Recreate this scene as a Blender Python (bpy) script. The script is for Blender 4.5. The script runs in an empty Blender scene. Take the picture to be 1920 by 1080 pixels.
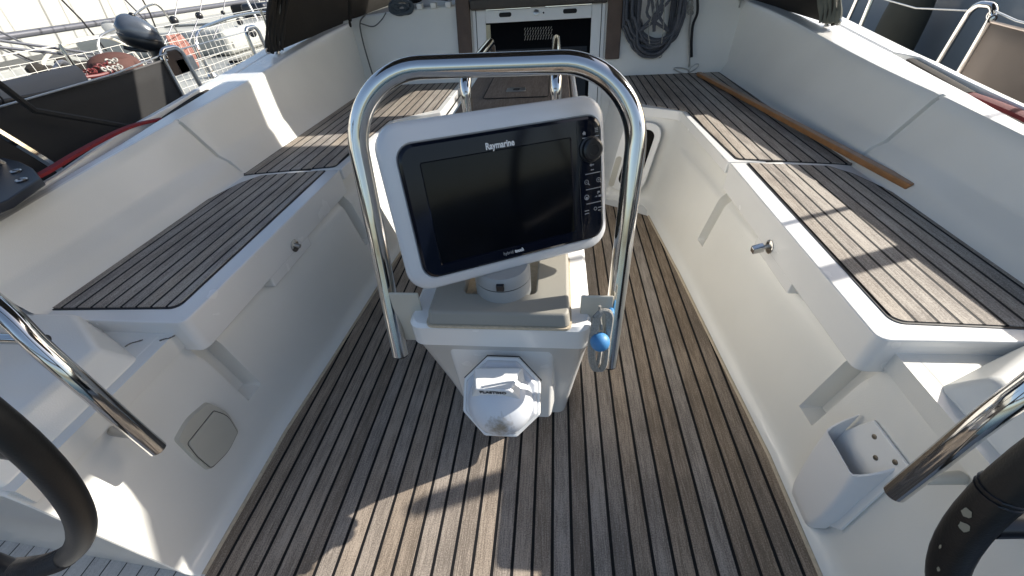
import bpy, bmesh, math, random
from mathutils import Vector, Matrix, noise
random.seed(7)
sc = bpy.context.scene
C = bpy.context.collection
PI = math.pi
# ------------------------------------------------------------------ camera
def cam_basis(p, y, r):
    f = Vector((math.sin(y)*math.cos(p), math.cos(y)*math.cos(p), -math.sin(p)))
    rt = Vector((math.cos(y), -math.sin(y), 0)); up = rt.cross(f)
    r2 = math.cos(r)*rt + math.sin(r)*up; u2 = -math.sin(r)*rt + math.cos(r)*up
    return r2, u2, f
r2, u2, fw = cam_basis(0.6928633, -0.13133354, -0.07101212)
cd = bpy.data.cameras.new('camera'); cam = bpy.data.objects.new('camera', cd); C.objects.link(cam)
cd.sensor_width = 36; cd.lens = 740/1920*36; cd.clip_start = 0.02; cd.clip_end = 800
M = Matrix((r2, u2, -fw)).transposed().to_4x4(); M.translation = Vector((0.10965, 0, 1.1))
cam.matrix_world = M
sc.camera = cam
# ------------------------------------------------------------------ world, sun, exposure
SUN = Vector((1.6, 0.64, 1.0)).normalized()
el = math.asin(SUN.z); az = math.atan2(SUN.x, SUN.y)
w = bpy.data.worlds.new("World"); sc.world = w; w.use_nodes = True
nt = w.node_tree; bg = nt.nodes['Background']
sky = nt.nodes.new('ShaderNodeTexSky'); sky.sky_type = 'NISHITA'; sky.sun_disc = False
sky.sun_elevation = el; sky.sun_rotation = az; sky.dust_density = 2.2; sky.air_density = 1.0; sky.ozone_density = 0.6
nt.links.new(sky.outputs[0], bg.inputs[0]); bg.inputs[1].default_value = 0.13
sl = bpy.data.lights.new('sun', 'SUN'); sun = bpy.data.objects.new('sun', sl); C.objects.link(sun)
sl.energy = 5.0; sl.angle = math.radians(0.5); sl.color = (1.0, 0.945, 0.86)
sun.rotation_euler = (-SUN).to_track_quat('-Z', 'Y').to_euler()
sc.view_settings.view_transform = 'Standard'; sc.view_settings.look = 'None'
sc.view_settings.exposure = 0.78; sc.view_settings.gamma = 1
sc.render.engine = 'CYCLES'
# ------------------------------------------------------------------ materials
MT = {}
def mat(name, col, rough=0.5, metal=0.0, bump=None, var=None, spec=None, coat=0, trans=0, alpha=1, ior=None):
    m = bpy.data.materials.new(name); m.use_nodes = True; t = m.node_tree; b = t.nodes['Principled BSDF']
    b.inputs['Base Color'].default_value = (*col, 1); b.inputs['Roughness'].default_value = rough
    b.inputs['Metallic'].default_value = metal
    if spec is not None: b.inputs['Specular IOR Level'].default_value = spec
    if coat: b.inputs['Coat Weight'].default_value = coat; b.inputs['Coat Roughness'].default_value = 0.08
    if trans: b.inputs['Transmission Weight'].default_value = trans
    if alpha < 1: b.inputs['Alpha'].default_value = alpha
    if ior: b.inputs['IOR'].default_value = ior
    tc = t.nodes.new('ShaderNodeTexCoord')
    if var:   # (scale, amount)
        n = t.nodes.new('ShaderNodeTexNoise'); n.inputs['Scale'].default_value = var[0]; n.inputs['Detail'].default_value = 5
        t.links.new(tc.outputs['Object'], n.inputs['Vector'])
        mx = t.nodes.new('ShaderNodeMix'); mx.data_type = 'RGBA'
        mx.inputs[6].default_value = (*[c*(1-var[1]) for c in col], 1); mx.inputs[7].default_value = (*[min(1, c*(1+var[1])) for c in col], 1)
        t.links.new(n.outputs[0], mx.inputs[0]); t.links.new(mx.outputs[2], b.inputs['Base Color'])
    if bump:  # (scale, strength, distance)
        n2 = t.nodes.new('ShaderNodeTexNoise'); n2.inputs['Scale'].default_value = bump[0]; n2.inputs['Detail'].default_value = 3
        t.links.new(tc.outputs['Object'], n2.inputs['Vector'])
        bp = t.nodes.new('ShaderNodeBump'); bp.inputs['Strength'].default_value = bump[1]; bp.inputs['Distance'].default_value = bump[2] if len(bump) > 2 else 0.002
        t.links.new(n2.outputs[0], bp.inputs['Height']); t.links.new(bp.outputs[0], b.inputs['Normal'])
    MT[name] = m
    return m
def teak(name, axis_x0, pitch, seam=0.0078, base=((.20, .162, .127), (.37, .305, .242)), rot=0.0):
    """weathered planks running along y, black caulk between them"""
    m = bpy.data.materials.new(name); m.use_nodes = True; t = m.node_tree; b = t.nodes['Principled BSDF']
    N = lambda k: t.nodes.new('ShaderNode'+k); L = t.links.new
    tc = N('TexCoord'); mp = N('Mapping'); mp.inputs['Rotation'].default_value = (0, 0, rot)
    L(tc.outputs['Object'], mp.inputs[0]); sp = N('SeparateXYZ'); L(mp.outputs[0], sp.inputs[0])
    def math_(op, a, bb=None):
        n = N('Math'); n.operation = op
        for i, q in enumerate((a, bb)):
            if q is None: continue
            if isinstance(q, (int, float)): n.inputs[i].default_value = q
            else: L(q, n.inputs[i])
        return n.outputs[0]
    u = math_('DIVIDE', math_('SUBTRACT', sp.outputs[0], axis_x0), pitch)
    idx = math_('FLOOR', math_('ADD', u, .5)); fr = math_('ABSOLUTE', math_('SUBTRACT', math_('ADD', u, .5), math_('ADD', idx, .5)))
    # seam at integer u : distance = |u - round(u)| ; plank id = floor(u)
    r_ = math_('ABSOLUTE', math_('SUBTRACT', u, math_('ROUND', u)))
    pid = math_('FLOOR', u)
    wn = N('TexWhiteNoise'); wn.noise_dimensions = '1D'; L(pid, wn.inputs['W'])
    # grain
    cb = N('CombineXYZ'); L(math_('MULTIPLY', sp.outputs[0], 1.0), cb.inputs[0]); L(math_('MULTIPLY', sp.outputs[1], .045), cb.inputs[1]); L(wn.outputs[0], cb.inputs[2])
    g1 = N('TexNoise'); g1.inputs['Scale'].default_value = 420; g1.inputs['Detail'].default_value = 4; g1.inputs['Roughness'].default_value = .65; L(cb.outputs[0], g1.inputs['Vector'])
    cb2 = N('CombineXYZ'); L(sp.outputs[0], cb2.inputs[0]); L(math_('MULTIPLY', sp.outputs[1], .1), cb2.inputs[1]); L(math_('MULTIPLY', wn.outputs[0], 9.), cb2.inputs[2])
    g2 = N('TexNoise'); g2.inputs['Scale'].default_value = 60; g2.inputs['Detail'].default_value = 5; L(cb2.outputs[0], g2.inputs['Vector'])
    g3 = N('TexNoise'); g3.inputs['Scale'].default_value = 330; g3.inputs['Detail'].default_value = 2; L(tc.outputs['Object'], g3.inputs['Vector'])
    g4 = N('TexNoise'); g4.inputs['Scale'].default_value = 5; g4.inputs['Detail'].default_value = 4; L(tc.outputs['Object'], g4.inputs['Vector'])
    s = math_('ADD', math_('MULTIPLY', g1.outputs[0], .9), math_('MULTIPLY', g2.outputs[0], .45))
    s = math_('ADD', s, math_('MULTIPLY', g3.outputs[0], .80)); s = math_('ADD', s, math_('MULTIPLY', g4.outputs[0], .45))
    s = math_('ADD', s, math_('MULTIPLY', wn.outputs[0], .16)); s = math_('SUBTRACT', s, .88)
    cr = N('ValToRGB'); e = cr.color_ramp.elements; e[0].position = .12; e[0].color = (*[c*.62 for c in base[0]], 1)
    e[1].position = .95; e[1].color = (*[c*1.25 for c in base[1]], 1)
    for pos, cc in ((.4, base[0]), (.66, base[1])):
        q = e.new(pos); q.color = (*cc, 1)
    L(s, cr.inputs[0])
    hs = N('HueSaturation'); L(cr.outputs[0], hs.inputs['Color']); wn2 = N('TexWhiteNoise'); wn2.noise_dimensions = '1D'; L(math_('ADD', pid, 31.7), wn2.inputs['W'])
    L(math_('ADD', math_('MULTIPLY', wn2.outputs[0], .5), .75), hs.inputs['Saturation'])
    mr = N('MapRange'); mr.inputs[1].default_value = (seam/2-.0006)/pitch; mr.inputs[2].default_value = (seam/2+.0006)/pitch; L(r_, mr.inputs[0])
    mx = N('Mix'); mx.data_type = 'RGBA'; mx.inputs[6].default_value = (.006, .006, .007, 1); L(mr.outputs[0], mx.inputs[0]); L(hs.outputs[0], mx.inputs[7])
    L(mx.outputs[2], b.inputs['Base Color'])
    b.inputs['Roughness'].default_value = .72; b.inputs['Specular IOR Level'].default_value = .25
    bp = N('Bump'); bp.inputs['Strength'].default_value = .5; bp.inputs['Distance'].default_value = .0012
    L(math_('ADD', math_('MULTIPLY', g1.outputs[0], .8), math_('MULTIPLY', mr.outputs[0], 1.2)), bp.inputs['Height']); L(bp.outputs[0], b.inputs['Normal'])
    MT[name] = m; return m
def gelcoat(name, col, rough=.28, grit=.12, gscale=900, stain=.10):
    m = mat(name, col, rough, coat=.25); t = m.node_tree; b = t.nodes['Principled BSDF']; L = t.links.new
    N = lambda k: t.nodes.new('ShaderNode'+k)
    tc = N('TexCoord')
    n = N('TexNoise'); n.inputs['Scale'].default_value = 3.2; n.inputs['Detail'].default_value = 6; L(tc.outputs['Object'], n.inputs[0])
    mx = N('Mix'); mx.data_type = 'RGBA'; mx.inputs[6].default_value = (*[c*(1-stain) for c in col], 1); mx.inputs[7].default_value = (*[min(.9, c*1.03) for c in col], 1)
    r = N('MapRange'); r.inputs[1].default_value = .25; r.inputs[2].default_value = .75; L(n.outputs[0], r.inputs[0]); L(r.outputs[0], mx.inputs[0])
    v = N('TexVoronoi'); v.inputs['Scale'].default_value = 5.0; L(tc.outputs['Object'], v.inputs[0])
    r2_ = N('MapRange'); r2_.inputs[1].default_value = .008; r2_.inputs[2].default_value = .012; L(v.outputs['Distance'], r2_.inputs[0])
    mx2 = N('Mix'); mx2.data_type = 'RGBA'; mx2.inputs[6].default_value = (.25, .22, .18, 1); L(r2_.outputs[0], mx2.inputs[0]); L(mx.outputs[2], mx2.inputs[7])
    L(mx2.outputs[2], b.inputs['Base Color'])
    n3 = N('TexNoise'); n3.inputs['Scale'].default_value = 11; n3.inputs['Detail'].default_value = 2; L(tc.outputs['Object'], n3.inputs[0])
    r3 = N('MapRange'); r3.inputs[3].default_value = rough-.03; r3.inputs[4].default_value = rough+.09; L(n3.outputs[0], r3.inputs[0]); L(r3.outputs[0], b.inputs['Roughness'])
    n2 = N('TexNoise'); n2.inputs['Scale'].default_value = gscale; n2.inputs['Detail'].default_value = 2; L(tc.outputs['Object'], n2.inputs[0])
    bp = N('Bump'); bp.inputs['Strength'].default_value = grit; bp.inputs['Distance'].default_value = .001; L(n2.outputs[0], bp.inputs['Height'])
    L(bp.outputs[0], b.inputs['Normal'])
    return m
GEL = gelcoat('gelcoat', (.77, .76, .71), .28, .22, 380, .06); GELW = gelcoat('gelcoat_white', (.80, .795, .77), .22, .03, 300, .04)
GRIT = gelcoat('nonskid', (.72, .72, .69), .5, .5, 420, .12)
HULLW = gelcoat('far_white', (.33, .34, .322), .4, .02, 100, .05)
SOLE = teak('teak_sole', -.6815, .04707)
SEAT = teak('teak_seat', .81, .0402, seam=.0068, base=((.25, .217, .186), (.43, .385, .328)))
SEATF = teak('teak_seat_wide', .81, .0455, seam=.0074, base=((.25, .217, .186), (.43, .385, .328)))
CAULK = mat('black_caulk', (.008, .008, .009), .6)
STEEL = mat('polished_steel', (.58, .567, .545), .09, 1.0, bump=(9, .15, .005))
STEELB = mat('dull_steel', (.50, .49, .47), .32, 1.0, bump=(60, .2, .001))
SCREW = mat('screw_steel', (.22, .2, .17), .4, 1.0)
BLACKP = mat('black_plastic', (.010, .011, .014), .3)
GLOSSB = mat('black_gloss', (.004, .006, .013), .12, spec=.3)
SCREEN = mat('dark_screen', (.003, .004, .006), .10, var=(25, .7), spec=.22)
PODW = gelcoat('pod_white', (.62, .63, .65), .2, .02, 200, .04)
TEXTW = mat('print_white', (.75, .75, .75), .5)
TEXTG = mat('print_grey', (.30, .30, .31), .5)
PRINTK = mat('print_black', (.03, .03, .03), .5)
GREYP = mat('grey_plastic', (.30, .31, .31), .45, bump=(200, .1))
TAUPE = mat('taupe_plastic', (.29, .275, .235), .55, bump=(500, .2), var=(8, .06))
BEIGE = mat('beige_plastic', (.50, .48, .41), .45, var=(20, .05))
CREAM = mat('cream_edge', (.52, .44, .32), .8, bump=(400, .5), var=(120, .25))
LEATHER = mat('black_leather', (.009, .009, .009), .45, bump=(420, .35, .001), var=(30, .5))
LEATHB = mat('braided_cord', (.03, .03, .032), .6, bump=(900, .8, .001))
SCUFF = mat('scuff_grey', (.28, .26, .2), .8)
WOOD = mat('varnished_wood', (.32, .15, .055), .35, bump=(200, .15), var=(30, .3), coat=.2)
POSTW = mat('weathered_post', (.105, .07, .052), .6, bump=(160, .4), var=(14, .45))
BROWNT = teak('table_teak', 1.0, 2.0, base=((.13, .108, .09), (.20, .168, .14)))
GLASSD = mat('smoked_acrylic', (.003, .003, .003), .15, spec=.04)
GRILLE = mat('grille_grey', (.33, .31, .27), .5)
YELW = mat('aged_strip', (.48, .44, .30), .5)
DARKV = mat('dark_void', (.006, .006, .006), .7)
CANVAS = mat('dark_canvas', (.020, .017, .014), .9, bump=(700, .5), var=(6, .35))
CLOTHL = mat('charcoal_cloth', (.017, .0165, .0165), .85, bump=(900, .4), var=(3, .3))
CLOTHR = mat('taupe_cloth', (.155, .13, .112), .9, bump=(900, .4), var=(4, .12))
CLOTHG = mat('green_grey_cloth', (.115, .12, .1), .9, bump=(5, .6, .02), var=(5, .2))
CLEARV = mat('clear_vinyl', (.8, .82, .82), .15, alpha=.22)
REDR = mat('red_webbing', (.20, .010, .015), .8, bump=(300, .5))
REDD = mat('dark_red_webbing', (.11, .008, .012), .85, bump=(300, .5))
ROPED = mat('navy_grey_rope', (.085, .09, .105), .9, bump=(300, .8), var=(260, .97))
ROPEG = mat('grey_rope', (.33, .32, .29), .9, bump=(600, 1), var=(260, .45))
ROPEK = mat('black_rope', (.015, .015, .017), .9, bump=(600, 1), var=(300, .7))
WIRE = mat('lifeline_wire', (.5, .5, .48), .3, .8)
BLUE = mat('blue_ball', (.06, .23, .48), .5, var=(60, .25), bump=(60, .2))
NAVY = mat('navy_board', (.012, .017, .028), .45)
COWL = mat('motor_cowl', (.07, .085, .11), .25, coat=.5)
HULLB = mat('hull_blue_grey', (.115, .15, .19), .3, var=(.5, .12), coat=.2)
BUOY = mat('faded_buoy_cover', (.075, .030, .024), .8, bump=(80, .4), var=(9, .35))
CHAINR = mat('red_chain', (.13, .02, .02), .5)
CHAINW = mat('white_chain', (.38, .37, .34), .5)
NETM = mat('white_net_cord', (.72, .71, .66), .7)
FENDER = mat('fender_cover', (.035, .037, .03), .9, bump=(300, .3), var=(5, .3))
GREYPOLE = mat('grey_pole', (.10, .105, .125), .35, .3)
BLOCKM = mat('blocker_fabric', (.05, .05, .055), .9)  # dark cloth of the unseen sun-blocking panels overhead
# ------------------------------------------------------------------ helpers
def tagged(o, label=None, cat=None, group=None, kind=None):
    if label: o['label'] = label
    if cat: o['category'] = cat
    if group: o['group'] = group
    if kind: o['kind'] = kind
    return o
def empty(name, label, cat, loc=(0, 0, 0), group=None):
    o = bpy.data.objects.new(name, None); C.objects.link(o); o.location = loc; o.empty_display_size = .05
    return tagged(o, label, cat, group)
def mk(name, vs, fs, m, parent=None, sharp=35, bevel=None, seg=2, solid=None, sub=None):
    me = bpy.data.meshes.new(name); me.from_pydata([tuple(v) for v in vs], [], fs); me.update()
    me.materials.append(m)
    bm = bmesh.new(); bm.from_mesh(me); bmesh.ops.recalc_face_normals(bm, faces=bm.faces); bm.to_mesh(me); bm.free()
    for p in me.polygons: p.use_smooth = True
    me.set_sharp_from_angle(angle=math.radians(sharp))
    o = bpy.data.objects.new(name, me); C.objects.link(o)
    if solid: md = o.modifiers.new('solid', 'SOLIDIFY'); md.thickness = solid; md.offset = 0
    if bevel:
        md = o.modifiers.new('bevel', 'BEVEL'); md.width = bevel; md.segments = seg; md.limit_method = 'ANGLE'; md.angle_limit = math.radians(35)
        md2 = o.modifiers.new('wn', 'WEIGHTED_NORMAL'); md2.keep_sharp = False
        for e in me.edges: e.use_edge_sharp = False
    if sub: md = o.modifiers.new('sub', 'SUBSURF'); md.levels = sub; md.render_levels = sub
    if parent is not None:
        o.parent = parent
        o.location = -Vector(parent.location) if parent.parent is None and not parent.get('_rot') else (0, 0, 0)
        if parent.get('_rot'): o.location = (0, 0, 0)
        if parent.type == 'MESH' : o.location = (0, 0, 0)
    return o
class G:
    """collects vertices and faces"""
    def __init__(s): s.v = []; s.f = []
    def add(s, v, f):
        k = len(s.v); s.v += [Vector(q) for q in v]; s.f += [tuple(i+k for i in q) for q in f]; return s
    def box(s, x0, x1, y0, y1, z0, z1):
        return s.add([(x0, y0, z0), (x1, y0, z0), (x1, y1, z0), (x0, y1, z0), (x0, y0, z1), (x1, y0, z1), (x1, y1, z1), (x0, y1, z1)],
                     [(0, 3, 2, 1), (4, 5, 6, 7), (0, 1, 5, 4), (1, 2, 6, 5), (2, 3, 7, 6), (3, 0, 4, 7)])
    def prism(s, poly, z0, z1, top=None):
        n = len(poly); top = top or poly
        v = [(x, y, z0) for x, y in poly]+[(x, y, z1) for x, y in top]
        return s.add(v, [tuple(range(n-1, -1, -1)), tuple(range(n, 2*n))]+[(i, (i+1) % n, n+(i+1) % n, n+i) for i in range(n)])
    def tube(s, path, r, n=12, closed=False, cap=True):
        path = [Vector(p) for p in path]; m = len(path); rs = r if isinstance(r, (list, tuple)) else [r]*m
        rings = []; t0 = None; nn = None
        for i in range(m):
            a = path[(i-1) % m] if (i > 0 or closed) else path[i]; b = path[(i+1) % m] if (i < m-1 or closed) else path[i]
            t = (b-a).normalized()
            if nn is None:
                nn = t.orthogonal().normalized()
            else:
                q = t0.rotation_difference(t); nn = q @ nn; nn = (nn-t*nn.dot(t)).normalized()
            bb = t.cross(nn); t0 = t
            rings.append([path[i]+rs[i]*(math.cos(2*PI*k/n)*nn+math.sin(2*PI*k/n)*bb) for k in range(n)])
        v = [q for R_ in rings for q in R_]; f = []
        for i in range(m-1+(1 if closed else 0)):
            j = (i+1) % m
            off = 0
            if closed and j == 0:   # match twist
                d = [(rings[0][k]-rings[i][0]).length for k in range(n)]; off = d.index(min(d))
            for k in range(n): f.append((i*n+k, i*n+(k+1) % n, j*n+(k+1+off) % n, j*n+(k+off) % n))
        if cap and not closed: f += [tuple(range(n-1, -1, -1)), tuple((m-1)*n+k for k in range(n))]
        return s.add(v, f)
    def lathe(s, prof, o, ax, n=24, ex=None):
        """prof: list of (r, h) along axis ax from o"""
        ax = Vector(ax).normalized(); e1 = Vector(ex).normalized() if ex else ax.orthogonal().normalized(); e2 = ax.cross(e1); o = Vector(o)
        v = []; f = []
        for r, h in prof:
            for k in range(n): v.append(o+ax*h+r*(math.cos(2*PI*k/n)*e1+math.sin(2*PI*k/n)*e2))
        for i in range(len(prof)-1):
            for k in range(n): f.append((i*n+k, i*n+(k+1) % n, (i+1)*n+(k+1) % n, (i+1)*n+k))
        f += [tuple(range(n-1, -1, -1)), tuple((len(prof)-1)*n+k for k in range(n))]
        return s.add(v, f)
    def grid(s, rows, closeu=False):
        m = len(rows); n = len(rows[0]); v = [q for R_ in rows for q in R_]; f = []
        for i in range(m-1):
            for k in range(n-1+(1 if closeu else 0)): f.append((i*n+k, i*n+(k+1) % n, (i+1)*n+(k+1) % n, (i+1)*n+k))
        return s.add(v, f)
    def ball(s, c, r, sc_=(1, 1, 1), n=16):
        c = Vector(c); rows = []
        for i in range(n//2+1):
            th = PI*i/(n//2); rows.append([c+Vector((r*sc_[0]*math.sin(th)*math.cos(2*PI*k/n), r*sc_[1]*math.sin(th)*math.sin(2*PI*k/n), r*sc_[2]*math.cos(th))) for k in range(n)])
        return s.grid(rows, True)
    def torus(s, c, R, r, ax, n=40, m=10, a0=0, a1=2*PI):
        ax = Vector(ax).normalized(); e1 = ax.orthogonal().normalized(); e2 = ax.cross(e1); c = Vector(c)
        full = abs(a1-a0-2*PI) < 1e-6
        P_ = [c+R*(math.cos(a0+(a1-a0)*k/n)*e1+math.sin(a0+(a1-a0)*k/n)*e2) for k in range(n if full else n+1)]
        return s.tube(P_, r, m, closed=full)
    def xf(s, Mx):
        s.v = [Mx @ q for q in s.v]; return s
    def mk(s, name, m, parent=None, **k): return mk(name, s.v, s.f, m, parent, **k)
def fillet(P_, r, n=6):
    P_ = [Vector(p) for p in P_]; out = [P_[0]]; rr = r if isinstance(r, (list, tuple)) else [r]*(len(P_)-2)
    for i in range(1, len(P_)-1):
        a = (P_[i-1]-P_[i]); b = (P_[i+1]-P_[i]); la, lb = a.length, b.length; a.normalize(); b.normalize()
        half = a.angle(b)/2
        if half > PI/2-.02: out.append(P_[i]); continue
        d = min(rr[i-1]/math.tan(half), la*.48, lb*.48)
        p0 = P_[i]+a*d; p2 = P_[i]+b*d
        R_ = d*math.tan(half); c = P_[i]+(a+b).normalized()*(R_/math.sin(half))
        v0 = p0-c; v1 = p2-c; ang = v0.angle(v1)
        for k in range(n+1):
            t = k/n; out.append(c+(math.sin((1-t)*ang)*v0+math.sin(t*ang)*v1)/max(math.sin(ang), 1e-6))
    out.append(P_[-1]); return out
def rrect(x0, x1, y0, y1, r, n=5):
    out = []
    for cx, cy, a in ((x1-r, y0+r, -PI/2), (x1-r, y1-r, 0), (x0+r, y1-r, PI/2), (x0+r, y0+r, PI)):
        for k in range(n+1): out.append((cx+r*math.cos(a+PI/2*k/n), cy+r*math.sin(a+PI/2*k/n)))
    return out
def rpoly(poly, r, n=5):
    """round the corners of a closed polygon; r float or list"""
    out = []; m = len(poly); rr = r if isinstance(r, (list, tuple)) else [r]*m
    for i in range(m):
        if rr[i] <= 0: out.append(tuple(poly[i])); continue
        q = fillet([(*poly[i-1], 0), (*poly[i], 0), (*poly[(i+1) % m], 0)], rr[i], n)[1:-1]
        out += [(p.x, p.y) for p in q]
    return out
def lerp(a, b, t): return a+(b-a)*t
def interp(tab, x):
    if x <= tab[0][0]: return tab[0][1]
    for (a, fa), (b, fb) in zip(tab, tab[1:]):
        if x <= b: return fa+(fb-fa)*(x-a)/(b-a)
    return tab[-1][1]
def spline(P_, n=8):
    P_ = [Vector(p) for p in P_]; Q = [P_[0]*2-P_[1]]+P_+[P_[-1]*2-P_[-2]]; out = []
    for i in range(1, len(Q)-2):
        for k in range(n):
            t = k/n; a, b, c, d = Q[i-1:i+3]
            out.append(.5*((2*b)+(c-a)*t+(2*a-5*b+4*c-d)*t*t+(3*b-a-3*c+d)*t**3))
    out.append(P_[-1]); return out
def text(s, size, Mx, m, name, parent, bold=0, ext=.0004, sx=1):
    cu = bpy.data.curves.new(name, 'FONT'); cu.body = s; cu.size = size; cu.align_x = 'CENTER'; cu.align_y = 'CENTER'; cu.extrude = ext; cu.offset = bold
    cu.resolution_u = 3
    to = bpy.data.objects.new(name, cu); C.objects.link(to)
    dg = bpy.context.evaluated_depsgraph_get(); me = bpy.data.meshes.new_from_object(to.evaluated_get(dg)); bpy.data.objects.remove(to)
    me.transform(Mx @ Matrix.Diagonal((sx, 1, 1, 1))); me.materials.clear(); me.materials.append(m)
    o = bpy.data.objects.new(name, me); C.objects.link(o)
    if parent is not None:
        o.parent = parent; o.location = -Vector(parent.location) if parent.type == 'EMPTY' else (0, 0, 0)
    return o
def ms(poly, s): return [(s*x, y) for x, y in poly]
SIDE = {-1: 'left', 1: 'right'}
# ------------------------------------------------------------------ profiles measured from the photograph
def sole_x(y): return interp([(-1, .72), (.6, .713), (.93, .690), (1.42, .660), (1.944, .615), (2.2, .59)], y)
def ktop(y): return interp([(1.43, .60), (2.98, .13)], y)
def topz(y):
    f = lambda q: interp([(.3, .632), (.75, .662), (1.08, .686), (1.43, .704), (1.75, .725), (2.05, .754), (2.35, .788), (2.7, .822), (3.1, .848)], q)
    return (f(y-.15)+f(y-.07)+f(y)+f(y+.07)+f(y+.15))/5
def bulk_y(z): return 2.88+.295*(z-.485)
# ------------------------------------------------------------------ water and sole
g = G().add([(-300, -300, -.62), (300, -300, -.62), (300, 300, -.62), (-300, 300, -.62)], [(0, 1, 2, 3)])
WATER = mat('sea_water', (.02, .045, .055), .06, bump=(3, .35, .05))
tagged(g.mk('water', WATER), kind='structure')
sp_ = [(-.72, -.9), (.72, -.9)]+[(sole_x(y), y) for y in (.0, .6, .93, 1.2, 1.42, 1.7, 1.93)]
sp_ += [(.555, 1.975), (.40, 2.07), (.0, 2.16), (-.40, 2.07), (-.555, 1.975)]+[(-sole_x(y), y) for y in (1.93, 1.7, 1.42, 1.2, .93, .6, 0)]
o = G().prism(sp_, -.004, 0).mk('cockpit_sole', SOLE); tagged(o, kind='structure')
o = G().prism([(x*1.004, y*1.002) for x, y in sp_], -.006, -.0012).mk('sole_caulk_edge', CAULK); tagged(o, kind='structure')
o = G().prism([(-.78, -.9), (.78, -.9), (.78, 2.25), (.52, 2.25), (.52, 2.95), (-.52, 2.95), (-.52, 2.25), (-.78, 2.25)], -.03, -.0045).mk('cockpit_floor_margin', GELW); tagged(o, kind='structure')
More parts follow.
